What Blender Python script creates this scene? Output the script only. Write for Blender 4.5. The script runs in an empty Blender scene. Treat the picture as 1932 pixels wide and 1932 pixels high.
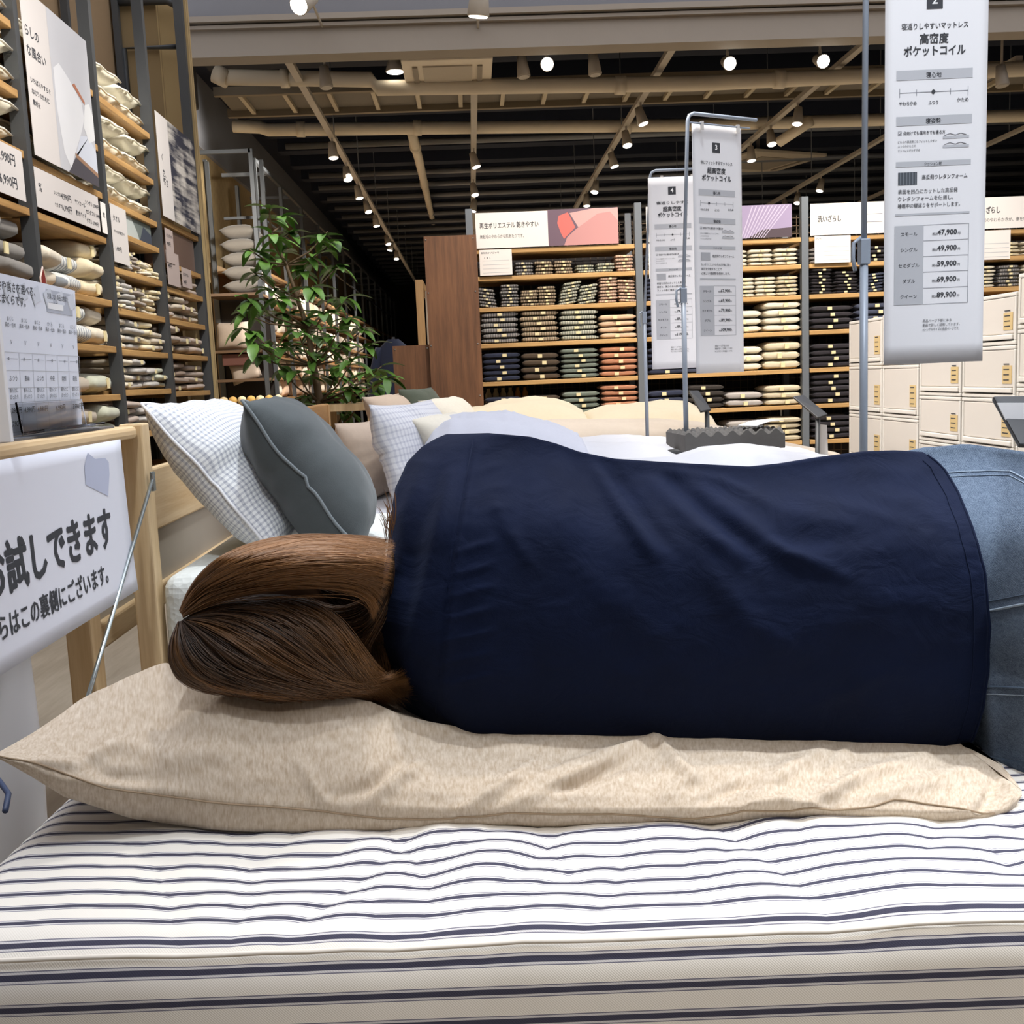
import bpy, bmesh, math, random
import numpy as np
from mathutils import Vector, Matrix, noise

# ------------------------------------------------------------------ camera, world, light, exposure
SC = bpy.context.scene
COL = SC.collection
FPX = 1932.0
EYE = np.array([0.0, 0.0, 0.93])
_dy = np.array([(890 - 966) / FPX, -(715 - 966) / FPX, -1.0]); _dy /= np.linalg.norm(_dy)
_up = np.array([-0.0427, 1.0, 0.0]); _up[2] = -(_up[0] * _dy[0] + _up[1] * _dy[1]) / _dy[2]; _up /= np.linalg.norm(_up)
_dx = np.cross(_dy, _up)
ROT = np.array([_dx, _dy, _up])          # camera axes -> world

cam_data = bpy.data.cameras.new('camera'); cam_data.lens = 36.0; cam_data.sensor_width = 36.0
cam_data.clip_start = 0.02; cam_data.clip_end = 200
camera = bpy.data.objects.new('camera', cam_data); COL.objects.link(camera)
camera.matrix_world = Matrix.Translation(Vector(EYE)) @ Matrix([list(r) for r in ROT]).to_4x4()
SC.camera = camera

world = bpy.data.worlds.new('world'); SC.world = world; world.use_nodes = True
world.node_tree.nodes['Background'].inputs[0].default_value = (0.92, 0.93, 1.0, 1)
world.node_tree.nodes['Background'].inputs[1].default_value = 0.95
SC.view_settings.view_transform = 'Standard'; SC.view_settings.look = 'None'
SC.view_settings.gamma = 1.0; SC.view_settings.exposure = 0.75
SC.view_settings.use_curve_mapping = False
try:
    SC.cycles.use_denoising = True
    SC.cycles.max_bounces = 6; SC.cycles.diffuse_bounces = 3; SC.cycles.glossy_bounces = 2
    SC.cycles.transmission_bounces = 5; SC.cycles.transparent_max_bounces = 8
    SC.cycles.sample_clamp_indirect = 4.0; SC.cycles.caustics_reflective = False; SC.cycles.caustics_refractive = False
except Exception:
    pass

COOL = (0.90, 0.95, 1.0); NEUT = (1.0, 0.95, 0.88); WARM = (1.0, 0.90, 0.77)
def lamp(loc, target, power, size=60, blend=0.7, radius=0.06, color=NEUT):
    d = bpy.data.lights.new('spot_lamp', 'SPOT'); d.energy = power; d.spot_size = math.radians(size)
    d.spot_blend = blend; d.shadow_soft_size = radius; d.color = color
    o = bpy.data.objects.new('spot_lamp', d); COL.objects.link(o); o.location = loc
    o.rotation_euler = (Vector(target) - Vector(loc)).to_track_quat('-Z', 'Y').to_euler()
    return o
# unseen ceiling track lamps above and behind the picture's top edge; last two added
lamp((0.42, 1.02, 3.45), (0.38, 0.96, 0.5), 100, 32, 1.0, 0.05, COOL)       # over the near bed
lamp((0.35, 1.95, 3.45), (0.30, 1.35, 0.8), 70, 44, 1.0, 0.10, NEUT)
lamp((-0.35, 0.2, 3.45), (-0.80, 1.8, 0.7), 80, 50, 0.9, 0.08, COOL)        # on the notice and its stand
lamp((-0.10, 2.2, 3.45), (-0.60, 2.5, 0.7), 110, 44, 0.9, 0.08, COOL)        # on the leaning pillows
lamp((0.75, 3.0, 3.45), (0.60, 3.5, 0.7), 50, 60, 0.9, 0.08, COOL)          # white duvets
lamp((0.45, 4.4, 3.45), (0.55, 5.2, 0.8), 80, 60, 0.9, 0.08, WARM)          # cream duvets
lamp((1.75, 1.10, 3.45), (1.05, 1.38, 0.8), 170, 36, 0.8, 0.06, COOL)         # jeans
lamp((-0.55, 3.7, 3.6), (-1.8, 5.2, 1.7), 110, 66, 0.9, 0.10, NEUT)          # left shelves
lamp((-0.55, 5.4, 3.6), (-1.8, 6.3, 1.6), 120, 70, 0.9, 0.10, NEUT)
lamp((-0.55, 3.3, 3.6), (-1.8, 4.4, 1.2), 90, 60, 0.9, 0.10, NEUT)
lamp((0.55, 4.9, 3.6), (0.55, 6.7, 1.1), 185, 60, 0.9, 0.08, WARM)           # back shelves
lamp((1.75, 4.9, 3.6), (1.75, 6.7, 1.1), 175, 60, 0.9, 0.08, WARM)
lamp((2.95, 4.7, 3.6), (2.75, 6.7, 1.2), 200, 60, 0.9, 0.08, WARM)
lamp((0.3, 3.6, 3.3), (1.7, 3.75, 0.8), 230, 56, 0.9, 0.15, (1.0, 0.93, 0.84))             # drawers
lamp((0.75, 0.1, 3.4), (0.98, 2.05, 1.45), 170, 24, 0.9, 0.08, COOL)  # added unseen spot brightening the nearest hanging banner
lamp((0.40, -0.9, 3.2), (0.35, 0.83, 0.34), 85, 30, 1.0, 0.12, (1.0, 0.93, 0.84))             # added unseen spot brightening the mattress front

# ------------------------------------------------------------------ helpers
def ray(px, py):
    return ROT @ np.array([(px - 966) / FPX, -(py - 966) / FPX, -1.0])
def P(px, py, Y):
    r = ray(px, py); return EYE + r * (Y / r[1])
def PX(px, py, X):
    r = ray(px, py); return EYE + r * (X / r[0])
def PZ(px, py, Z):
    r = ray(px, py); return EYE + r * ((Z - EYE[2]) / r[2])
def PT(px, py, Y):
    return tuple(P(px, py, Y))
def interp(x, pts):
    return float(np.interp(x, [p[0] for p in pts], [p[1] for p in pts]))
def smooth(t):
    t = min(1.0, max(0.0, t)); return t * t * (3 - 2 * t)
def lin(c):
    c = c / 255.0
    return c / 12.92 if c <= 0.04045 else ((c + 0.055) / 1.055) ** 2.4
def rgb(r, g, b):
    return (lin(r), lin(g), lin(b), 1.0)

MATS = {}
class NT:
    """small node-tree writer"""
    def __init__(s, name):
        s.m = bpy.data.materials.new(name); s.m.use_nodes = True
        s.t = s.m.node_tree; s.b = s.t.nodes['Principled BSDF']
    def n(s, typ, **kw):
        o = s.t.nodes.new(typ)
        for k, v in kw.items():
            if k.startswith('i_'): o.inputs[k[2:].replace('_', ' ')].default_value = v
            else: setattr(o, k, v)
        return o
    def l(s, a, b): s.t.links.new(a, b)
    def math(s, op, a, b=None, c=None):
        o = s.n('ShaderNodeMath', operation=op)
        for i, v in enumerate((a, b, c)):
            if v is None: continue
            if isinstance(v, (int, float)): o.inputs[i].default_value = v
            else: s.l(v, o.inputs[i])
        return o.outputs[0]
    def mix(s, f, a, b):
        o = s.n('ShaderNodeMix', data_type='RGBA')
        for v, k in ((f, 0), (a, 6), (b, 7)):
            if isinstance(v, (int, float)): o.inputs[k].default_value = v
            elif isinstance(v, tuple): o.inputs[k].default_value = v
            else: s.l(v, o.inputs[k])
        return o.outputs[2]
    def noise(s, vec, scale, detail=3, rough=0.5):
        o = s.n('ShaderNodeTexNoise'); o.inputs['Scale'].default_value = scale
        o.inputs['Detail'].default_value = detail; o.inputs['Roughness'].default_value = rough
        if vec is not None: s.l(vec, o.inputs['Vector'])
        return o.outputs['Fac']
    def coord(s, which='Object'):
        return s.n('ShaderNodeTexCoord').outputs[which]
    def mapped(s, vec, sc):
        o = s.n('ShaderNodeMapping'); o.inputs['Scale'].default_value = sc; s.l(vec, o.inputs['Vector']); return o.outputs[0]
    def bump(s, h, strength, dist=0.002):
        o = s.n('ShaderNodeBump'); o.inputs['Strength'].default_value = strength; o.inputs['Distance'].default_value = dist
        s.l(h, o.inputs['Height']); s.l(o.outputs[0], s.b.inputs['Normal'])
    def set(s, color=None, rough=None, metal=None, **kw):
        if color is not None:
            if isinstance(color, tuple): s.b.inputs['Base Color'].default_value = color
            else: s.l(color, s.b.inputs['Base Color'])
        if rough is not None: s.b.inputs['Roughness'].default_value = rough
        if metal is not None: s.b.inputs['Metallic'].default_value = metal
        for k, v in kw.items(): s.b.inputs[k.replace('_', ' ')].default_value = v
        return s.m
def fabric(name, col, var=0.10, scale=60, bump=0.25, rough=0.92, sheen=0.15):
    if name in MATS: return MATS[name]
    t = NT(name); c = t.coord()
    f = t.noise(c, scale, 4, 0.6)
    dark = tuple(x * (1 - var) for x in col[:3]) + (1,); lite = tuple(min(1, x * (1 + var)) for x in col[:3]) + (1,)
    m = t.set(t.mix(f, dark, lite), rough, Sheen_Weight=sheen)
    t.bump(t.noise(c, scale * 12, 2), bump, 0.001)
    MATS[name] = m; return m
def plain(name, col, rough=0.5, metal=0.0, var=0.06, scale=6.0, **kw):
    if name in MATS: return MATS[name]
    t = NT(name); f = t.noise(t.coord(), scale, 3)
    dark = tuple(x * (1 - var) for x in col[:3]) + (1,); lite = tuple(min(1, x * (1 + var)) for x in col[:3]) + (1,)
    MATS[name] = t.set(t.mix(f, dark, lite), rough, metal, **kw); return MATS[name]
def wood(name, c1, c2, axis='X', scale=9.0, rough=0.55, knots=False):
    if name in MATS: return MATS[name]
    t = NT(name); c = t.coord()
    sc = {'X': (0.6, scale, scale), 'Y': (scale, 0.6, scale), 'Z': (scale, scale, 0.6)}[axis]
    v = t.mapped(c, sc); f = t.noise(v, 3.0, 5, 0.55)
    g = t.noise(t.mapped(c, tuple(x * 5 for x in sc)), 4.0, 2)
    ff = t.math('ADD', t.math('MULTIPLY', f, 0.8), t.math('MULTIPLY', g, 0.25))
    r = t.n('ShaderNodeValToRGB'); r.color_ramp.elements[0].position = 0.35; r.color_ramp.elements[1].position = 0.7
    r.color_ramp.elements[0].color = c1; r.color_ramp.elements[1].color = c2; t.l(ff, r.inputs[0])
    out = r.outputs[0]
    if knots:
        vo = t.n('ShaderNodeTexVoronoi'); vo.inputs['Scale'].default_value = 5.0; t.l(t.mapped(c, tuple(1.0 if x > 1 else 0.7 for x in sc)), vo.inputs['Vector'])
        k = t.math('LESS_THAN', vo.outputs['Distance'], 0.035)
        out = t.mix(k, out, tuple(x * 0.35 for x in c1[:3]) + (1,))
    t.bump(g, 0.08, 0.001)
    MATS[name] = t.set(out, rough); return MATS[name]
def emit(name, col, strength):
    if name in MATS: return MATS[name]
    t = NT(name); MATS[name] = t.set((0.8, 0.8, 0.8, 1), 0.5, Emission_Color=col, Emission_Strength=strength); return MATS[name]
def striped_uv(name, base, stripe, axis, period, width, second=None, rough=0.92):
    """woven stripe or check on uv coordinates given in metres"""
    if name in MATS: return MATS[name]
    t = NT(name); s = t.n('ShaderNodeSeparateXYZ'); t.l(t.coord('UV'), s.inputs[0])
    def band(o, per, w):
        return t.math('LESS_THAN', t.math('FRACT', t.math('DIVIDE', o, per)), w)
    m = band(s.outputs[axis], period, width)
    col = t.mix(m, base, stripe)
    if second is not None:
        m2 = band(s.outputs[1 - axis], second[0], second[1])
        both = t.math('MULTIPLY', t.math('ADD', m, m2), 0.5)
        col = t.mix(both, base, stripe)
    t.bump(t.noise(t.coord('UV'), 900, 2), 0.2, 0.001)
    MATS[name] = t.set(col, rough, Sheen_Weight=0.1); return MATS[name]

class MB:
    def __init__(s): s.v = []; s.f = []; s.mi = []; s.uv = {}
    def add(s, vs, fs, mi=0):
        o = len(s.v); s.v.extend([tuple(map(float, p)) for p in vs])
        s.f.extend([tuple(i + o for i in f) for f in fs]); s.mi.extend([mi] * len(fs)); return o
    def box(s, a, b, mi=0):
        x0, y0, z0 = a; x1, y1, z1 = b
        s.add([(x0, y0, z0), (x1, y0, z0), (x1, y1, z0), (x0, y1, z0), (x0, y0, z1), (x1, y0, z1), (x1, y1, z1), (x0, y1, z1)],
              [(0, 3, 2, 1), (4, 5, 6, 7), (0, 1, 5, 4), (1, 2, 6, 5), (2, 3, 7, 6), (3, 0, 4, 7)], mi); return s
    def tube(s, path, r, n=8, cap=True, mi=0, closed=False):
        path = [Vector(p) for p in path]; rs = r if isinstance(r, (list, tuple)) else [r] * len(path)
        rings = []; ref = None
        for i, p in enumerate(path):
            a = path[max(0, i - 1)]; b = path[min(len(path) - 1, i + 1)]
            d = (b - a).normalized()
            if ref is None:
                ref = Vector((0, 0, 1)) if abs(d.z) < 0.9 else Vector((1, 0, 0))
            u = d.cross(ref).normalized(); w = u.cross(d).normalized(); ref = w
            rings.append([p + (u * math.cos(2 * math.pi * k / n) + w * math.sin(2 * math.pi * k / n)) * rs[i] for k in range(n)])
        vs = [q for ring in rings for q in ring]; fs = []
        for i in range(len(path) - 1):
            for k in range(n):
                fs.append((i * n + k, i * n + (k + 1) % n, (i + 1) * n + (k + 1) % n, (i + 1) * n + k))
        if cap:
            fs.append(tuple(range(n - 1, -1, -1))); fs.append(tuple((len(path) - 1) * n + k for k in range(n)))
        s.add(vs, fs, mi); return s
    def lathe(s, prof, c=(0, 0, 0), n=16, mi=0, axis=None):
        vs = []; fs = []
        for r, z in prof:
            for k in range(n):
                a = 2 * math.pi * k / n; vs.append(Vector((r * math.cos(a), r * math.sin(a), z)))
        if axis is not None:
            q = Vector(axis).to_track_quat('Z', 'Y'); vs = [q @ p for p in vs]
        vs = [p + Vector(c) for p in vs]
        for i in range(len(prof) - 1):
            for k in range(n):
                fs.append((i * n + k, i * n + (k + 1) % n, (i + 1) * n + (k + 1) % n, (i + 1) * n + k))
        fs.append(tuple(range(n - 1, -1, -1))); fs.append(tuple((len(prof) - 1) * n + k for k in range(n)))
        s.add(vs, fs, mi); return s
    def grid(s, fn, nu, nv, uv=None, mi=0, closed_u=False, flip=False):
        o = len(s.v); vs = []
        for i in range(nu + 1):
            for j in range(nv + 1):
                vs.append(fn(i / nu, j / nv))
                if uv is not None: s.uv[o + len(vs) - 1] = uv(i / nu, j / nv)
        fs = []
        for i in range(nu):
            for j in range(nv):
                q = (i * (nv + 1) + j, (i + 1) * (nv + 1) + j, (i + 1) * (nv + 1) + j + 1, i * (nv + 1) + j + 1)
                fs.append(q[::-1] if flip else q)
        s.add(vs, fs, mi); return s
    def poly(s, pts, mi=0):
        s.add(pts, [tuple(range(len(pts)))], mi); return s
    def build(s, name, mats, parent=None, smooth_=False, bevel=0.0, loc=None, weld=False, subsurf=0):
        me = bpy.data.meshes.new(name); me.from_pydata(s.v, [], s.f); 
        if not isinstance(mats, (list, tuple)): mats = [mats]
        for m in mats: me.materials.append(m)
        if len(mats) > 1: me.polygons.foreach_set('material_index', s.mi)
        if s.uv:
            ul = me.uv_layers.new(name='uv')
            li = np.zeros(len(me.loops), dtype=np.int32); me.loops.foreach_get('vertex_index', li)
            arr = np.array([s.uv.get(i, (0.0, 0.0)) for i in range(len(s.v))], dtype=np.float32)
            ul.data.foreach_set('uv', arr[li].ravel())
        if weld:
            b = bmesh.new(); b.from_mesh(me); bmesh.ops.remove_doubles(b, verts=b.verts, dist=1e-5); bmesh.ops.recalc_face_normals(b, faces=b.faces); b.to_mesh(me); b.free()
        me.polygons.foreach_set('use_smooth', [smooth_] * len(me.polygons)); me.update()
        o = bpy.data.objects.new(name, me); COL.objects.link(o)
        if parent is not None: o.parent = parent
        if loc is not None: o.location = loc
        if bevel > 0:
            bm = o.modifiers.new('bevel', 'BEVEL'); bm.width = bevel; bm.segments = 2; bm.limit_method = 'ANGLE'
        if subsurf:
            ss = o.modifiers.new('sub', 'SUBSURF'); ss.levels = subsurf; ss.render_levels = subsurf
        return o
def tag(o, label=None, cat=None, group=None, kind=None):
    if label: o['label'] = label
    if cat: o['category'] = cat
    if group: o['group'] = group
    if kind: o['kind'] = kind
    return o
def thing(name, label, cat, loc=(0, 0, 0), group=None, rot=None):
    o = bpy.data.objects.new(name, None); COL.objects.link(o); o.empty_display_size = 0.05; o.location = loc
    if rot is not None: o.rotation_euler = rot
    return tag(o, label, cat, group)
def struct(o): o['kind'] = 'structure'; return o
def frame_matrix(origin, xdir, ydir):
    x = Vector(xdir).normalized(); y = Vector(ydir).normalized(); z = x.cross(y).normalized(); y = z.cross(x)
    m = Matrix((x, y, z)).transposed().to_4x4(); m.translation = Vector(origin); return m
def copy_tree(root, loc=None, rot=None, scale=None):
    c = root.copy(); COL.objects.link(c)
    for ch in root.children:
        d = ch.copy(); COL.objects.link(d); d.parent = c
        for g in ch.children:
            e = g.copy(); COL.objects.link(e); e.parent = d
    if loc is not None: c.location = loc
    if rot is not None: c.rotation_euler = rot
    if scale is not None: c.scale = scale
    return c

# ---- lettering: font outlines turned into flat mesh
_tcu = bpy.data.curves.new('lettering_font', 'FONT'); _tob = bpy.data.objects.new('lettering_font', _tcu)
_tcu.resolution_u = 2
_TC = {}
def text_mesh(sx, size, bold=0.0):
    key = (sx, size, bold)
    if key not in _TC:
        _tcu.body = sx; _tcu.size = size; _tcu.offset = bold * size
        me = _tob.to_mesh()
        v = [tuple(p.co)[:2] for p in me.vertices]; f = [tuple(p.vertices) for p in me.polygons]
        _tob.to_mesh_clear(); _TC[key] = (v, f)
    return _TC[key]
def put_text(mb, sx, x, y, size, align='L', bold=0.012, width=None, z=0.0006, mi=0):
    v, f = text_mesh(sx, size, bold)
    if not v: return
    xs = [p[0] for p in v]; w = max(xs) - min(xs); k = 1.0
    if width is not None and w > 0: k = width / w
    heavy = bold >= 0.02
    if heavy: v, f = text_mesh(sx, size, 0.010); xs = [p[0] for p in v]; w = max(xs) - min(xs); k = 1.0 if width is None else width / w
    x0 = min(xs); off = {'L': 0, 'C': -w * k / 2, 'R': -w * k}[align]
    for sxo, syo in (((-.014, 0), (.014, 0), (0, .012), (0, -.010)) if heavy else ((0, 0),)):
        mb.add([((p[0] - x0) * k + off + x + sxo * size, p[1] + y + syo * size, z + sxo * .002 + syo * .001) for p in v], f, mi)
def rect(mb, x0, y0, x1, y1, z=0.0004, mi=0):
    mb.add([(x0, y0, z), (x1, y0, z), (x1, y1, z), (x0, y1, z)], [(0, 1, 2, 3)], mi)

ORD = ['first', 'second', 'third', 'fourth', 'fifth', 'sixth', 'seventh', 'eighth', 'ninth', 'tenth', 'eleventh', 'twelfth']
# ------------------------------------------------------------------ shared materials
M_steel = plain('dark grey painted steel', rgb(78, 80, 82), 0.45, 0.3)
M_steel_l = plain('mid grey painted steel', rgb(118, 124, 130), 0.4, 0.3)
M_shelfwood_y = wood('shelf oak along depth', rgb(150, 112, 66), rgb(196, 156, 100), 'Y')
M_shelfwood_x = wood('shelf oak', rgb(168, 128, 76), rgb(206, 166, 108), 'X')
M_pine = wood('pine', rgb(206, 174, 128), rgb(230, 204, 162), 'Z', 14, knots=True)
M_pine_y = wood('pine along depth', rgb(208, 174, 126), rgb(232, 206, 164), 'Y', 14, knots=True)
M_white = plain('white paper', rgb(232, 232, 234), 0.6, 0, 0.01)
M_paper_w = plain('warm white paper', rgb(232, 226, 220), 0.6, 0, 0.01)
M_ink = plain('dark ink', rgb(52, 54, 60), 0.7, 0, 0.02)
M_inkl = plain('grey ink', rgb(135, 138, 146), 0.7, 0, 0.02)
M_bar = plain('print grey', rgb(182, 184, 190), 0.7, 0, 0.02)
M_tag = plain('cream tag', rgb(228, 214, 168), 0.7, 0, 0.03)
M_kraft = plain('kraft label', rgb(214, 186, 132), 0.7, 0, 0.03)
M_black = plain('black plastic', rgb(38, 40, 44), 0.4, 0, 0.03)
M_lens = emit('lamp lens', (1.0, 0.95, 0.86, 1), 14.0)
M_lens_dim = emit('lamp lens seen from the side', (1.0, 0.93, 0.82, 1), 3.0)
M_lampbody = plain('lamp housing', rgb(176, 166, 152), 0.5, 0.1)
# ================================================================== SETTING
M_floor = wood('floor boards', rgb(150, 138, 120), rgb(176, 164, 146), 'Y', 5, 0.45)
M_ceil_dark = plain('dark ceiling deck', rgb(24, 29, 44), 0.9, 0, 0.1)
M_joist = plain('joist paint', rgb(20, 26, 42), 0.8, 0, 0.1)
M_conduit = plain('galvanised conduit', rgb(128, 130, 134), 0.5, 0.4)
M_pipe = plain('wrapped pipe', rgb(212, 198, 174), 0.6, 0, 0.12, 3)
M_grey_wall = plain('grey plaster', rgb(124, 124, 128), 0.9, 0, 0.04)
M_band = plain('beige band', rgb(152, 142, 130), 0.85, 0, 0.04)
M_beige_wall = plain('beige panel', rgb(140, 116, 86), 0.8, 0, 0.06)
def ribbed(name, a, b, axis, per):
    t = NT(name); s = t.n('ShaderNodeSeparateXYZ'); t.l(t.coord(), s.inputs[0])
    m = t.math('LESS_THAN', t.math('FRACT', t.math('DIVIDE', s.outputs[axis], per)), 0.4)
    return t.set(t.mix(m, a, b), 0.8)
M_rib = ribbed('ribbed panel', rgb(176, 152, 108), rgb(140, 118, 82), 1, 0.05)
M_dark_wall = plain('dark far wall', rgb(62, 58, 56), 0.9)

b = MB(); b.box((-4.5, -2.0, -0.1), (14, 40, 0)); struct(b.build('floor', M_floor))
b = MB(); b.box((-2.32, -1.8, 0), (-2.26, 7.32, 4.8)); struct(b.build('wall_left', M_beige_wall))
b = MB(); b.box((-3.35, 7.32, 0), (-3.25, 40, 4.8)); struct(b.build('wall_left_far', M_rib))
b = MB(); b.box((-3.25, 7.95, 3.9), (-3.2, 40, 4.8)); struct(b.build('wall_left_upper', M_grey_wall))
b = MB(); b.box((-3.35, 40, 0), (14, 40.1, 4.8)); struct(b.build('wall_back', M_dark_wall))
b = MB(); b.box((14, -1.8, 0), (14.1, 40, 4.8)); struct(b.build('wall_right', M_dark_wall))
b = MB(); b.box((-3.35, 8.2, 4.8), (14, 40, 4.9)); struct(b.build('ceiling', M_ceil_dark))
b = MB(); b.box((-2.32, -1.9, 0), (14.1, -1.8, 4.8)); struct(b.build('wall_front', plain('shop wall behind', rgb(96, 92, 88), .9)))
# bulkhead above the bed department: grey upper face, ledge, beige lower band
b = MB(); b.box((-2.26, 8.0, 3.62), (14, 8.2, 4.9)); struct(b.build('wall_bulkhead', M_grey_wall))
b = MB(); b.box((-2.26, 7.93, 3.585), (14, 8.0, 3.625)); b.box((-2.26, 7.96, 3.545), (14, 8.0, 3.57)); struct(b.build('trim_1', M_band))
b = MB(); b.box((-2.26, 8.0, 3.36), (14, 8.2, 3.545)); struct(b.build('trim_2', M_band))
b = MB(); b.box((-1.98, 7.33, 0), (-1.80, 7.40, 3.9)); b.box((-2.26, 7.26, 0), (-1.98, 7.40, 3.9)); struct(b.build('wall_corner_panel', M_rib))

for k in range(26):
    y = 9.1 + k * 1.02
    b = MB(); b.box((-2.6, y, 4.25), (13.9, y + 0.26, 4.55)); struct(b.build('ceiling_joist', M_joist))
    if k % 2 == 1 or k > 6:
        b = MB(); b.tube([(-2.4, y + 0.5, 4.2), (13.8, y + 0.5, 4.2)], 0.045, 8); struct(b.build('ceiling_conduit', M_conduit, smooth_=True))
# hangers between ceiling and tracks are thin rods (part of each track below)
def pipe(label, pts, r, name='ceiling_pipe', joints=()):
    o = MB().tube(pts, r, 14).build(name, M_pipe, smooth_=True); tag(o, label, 'pipe')
    for a, c in joints:
        MB().tube([a, c], r * 1.22, 14).build('joint', M_pipe, o, True)
    return o
A = P(425, 146, 9.0); B = P(700, 150, 9.0); Cc = P(712, 166, 9.0); D = P(1300, 158, 9.0); E_ = P(1932, 130, 9.0)
pipe('insulated beige pipe running just under the bulkhead, nearest of the ceiling pipes', [A, B, Cc, D, E_, P(2500, 110, 9.0)], 0.062,
     joints=[(P(405, 138, 9.0), P(430, 150, 9.0)), (P(530, 148, 9.0), P(545, 148, 9.0)), (P(1160, 161, 9.0), P(1180, 161, 9.0)), (P(1460, 150, 9), P(1480, 150, 9))])
pipe('insulated beige pipe behind the cable ladder, second from the bulkhead', [P(440, 238, 11.5), P(490, 240, 11.5), P(505, 245, 11.5), P(1300, 236, 11.5), P(1932, 218, 11.5), P(2400, 205, 11.5)], 0.066,
     joints=[(P(560, 244, 11.5), P(575, 244, 11.5)), (P(780, 241, 11.5), P(795, 241, 11.5)), (P(1170, 238, 11.5), P(1190, 238, 11.5))])
pipe('thin branch pipe dropping away from the second pipe toward the back', [P(776, 248, 11.5), P(790, 300, 13.0), P(818, 424, 24.0), P(830, 427, 24.5)], 0.055,
     joints=[(P(783, 275, 12.2), P(784, 279, 12.35)), (P(800, 345, 16), P(801, 350, 16.3))])
pipe('short slanting beige pipe under the right end of the second pipe', [P(1470, 268, 11), P(1530, 228, 10.7)], 0.055)
t = thing('cable_ladder', 'galvanised cable ladder tray hung under the ceiling between two beige pipes', 'cable tray', (0, 10.58, 3.70))
M_tray = plain('cable ladder steel', rgb(124, 110, 88), 0.55, 0.2)
MB().box((-2.3, -0.42, -0.03), (13.5, -0.36, 0.05)).build('rail', M_tray, t)
MB().box((-2.35, 0.36, -0.03), (13.5, 0.42, 0.05)).build('rail', M_tray, t)
MB().box((-2.3, -0.36, 0.03), (13.4, 0.36, 0.05)).build('cover_sheet', plain('tray sheet', rgb(110, 102, 90), 0.7), t)
rg0 = None
for k in range(38):
    if rg0 is None: rg0 = MB().box((-2.1, -0.37, -0.012), (-2.06, 0.37, 0.028)).build('rung', plain('rung steel', rgb(190, 176, 150), 0.5, 0.2), t)
    else: r_ = rg0.copy(); COL.objects.link(r_); r_.parent = t; r_.location = (k * .42, 0, 0)
# AC cassettes
def cassette(label, pos, sx, sy, yaw=0):
    t = thing('ceiling_cassette', label, 'air conditioner', pos, 'ceiling air conditioners', (0, 0, yaw))
    w = plain('cassette white', rgb(222, 208, 186), 0.5)
    MB().box((-sx, -sy, 0), (sx, sy, 0.05)).build('panel', w, t, bevel=0.01)
    MB().box((-sx * .85, -sy * .85, 0.05), (sx * .85, sy * .85, 0.32)).build('body', plain('cassette body', rgb(120, 112, 104), 0.6), t)
    MB().box((-sx * .55, -sy * .62, -0.012), (sx * .55, sy * .62, 0.0)).build('grille', plain('cassette grille', rgb(176, 164, 146), 0.6), t)
    for s in (-1, 1):
        MB().box((s * sx * .72 - .02, -sy * .6, -0.014), (s * sx * .72 + .02, sy * .6, 0.001)).build('louvre', plain('louvre slot', rgb(140, 128, 112), 0.6), t)
    return t
cassette('white ceiling air conditioner cassette just below the bulkhead beside the round lamp', PT(845, 139, 8.75), 0.36, 0.36)
cassette('white ceiling air conditioner cassette deep in the hall behind the third banner', PT(1440, 308, 17), 0.7, 0.7, 0.4)
# duct end on the left upper wall
o = MB().box((-3.2, 9.3, 3.55), (-2.45, 10.2, 4.1)).build('air_duct', plain('duct grey', rgb(74, 72, 72), 0.6), bevel=0.02); tag(o, 'square grey air duct end on the upper left wall', 'duct')

# ---- spot lamps and tracks
def spot_fixture(pos, aim, label, group, lit=True, size=1.0, stem=0.16, bright=False, hang=None):
    t = thing('spot_light', label, 'spotlight', pos, group)
    a = Vector(aim).normalized()
    if hang: MB().tube([(0, 0, 0), hang], .01, 6).build('hanger', M_lampbody, t)
    MB().box((-0.012 * size, -0.012 * size, -stem), (0.012 * size, 0.012 * size, 0)).build('bracket', M_lampbody, t)
    MB().lathe([(0.045 * size, -0.10 * size), (0.058 * size, 0.0), (0.068 * size, 0.10 * size), (0.062 * size, 0.105 * size)], (0, 0, -stem), 14, 0, a).build('housing', M_lampbody, t, True)
    c = Vector((0, 0, -stem)) + a * 0.107 * size
    MB().lathe([(0.060 * size, 0.0), (0.056 * size, 0.004)], c, 14, 0, a).build('lens', M_lens if bright else (M_lens_dim if lit else M_lampbody), t)
    return t
tracks = [(-1.31, 8.15, 34, 'leftmost ceiling lamp track above the leafy plant'), (0.14, 9.4, 26, 'ceiling lamp track straight above the tall walnut panel'),
          (1.70, 8.15, 24, 'ceiling lamp track slanting down to the pink blanket poster'), (3.255, 8.15, 20, 'ceiling lamp track passing behind the top of the third banner'),
          (4.80, 9.0, 24, 'ceiling lamp track slanting down behind the second banner'), (6.3, 9.0, 24, 'rightmost ceiling lamp track past the second banner')]
for tx, y0, y1, lab in tracks:
    o = MB().box((-0.03, 0, -0.02), (0.03, y1 - y0, 0.02)).build('lamp_track', M_lampbody, loc=(tx, y0, 3.45)); tag(o, lab, 'lamp track', 'ceiling lamp tracks')
    rods = MB()
    for k in range(int((y1 - y0) / 2.4)):
        rods.tube([(0, 0.6 + k * 2.4, 0.02), (0, 0.6 + k * 2.4, 1.33)], 0.006, 5)
    rods.build('hanger_rods', M_conduit, o)
def on_track(tx, px, py):
    q = PZ(px, py, 3.42); return tx, float(q[1])
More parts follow.
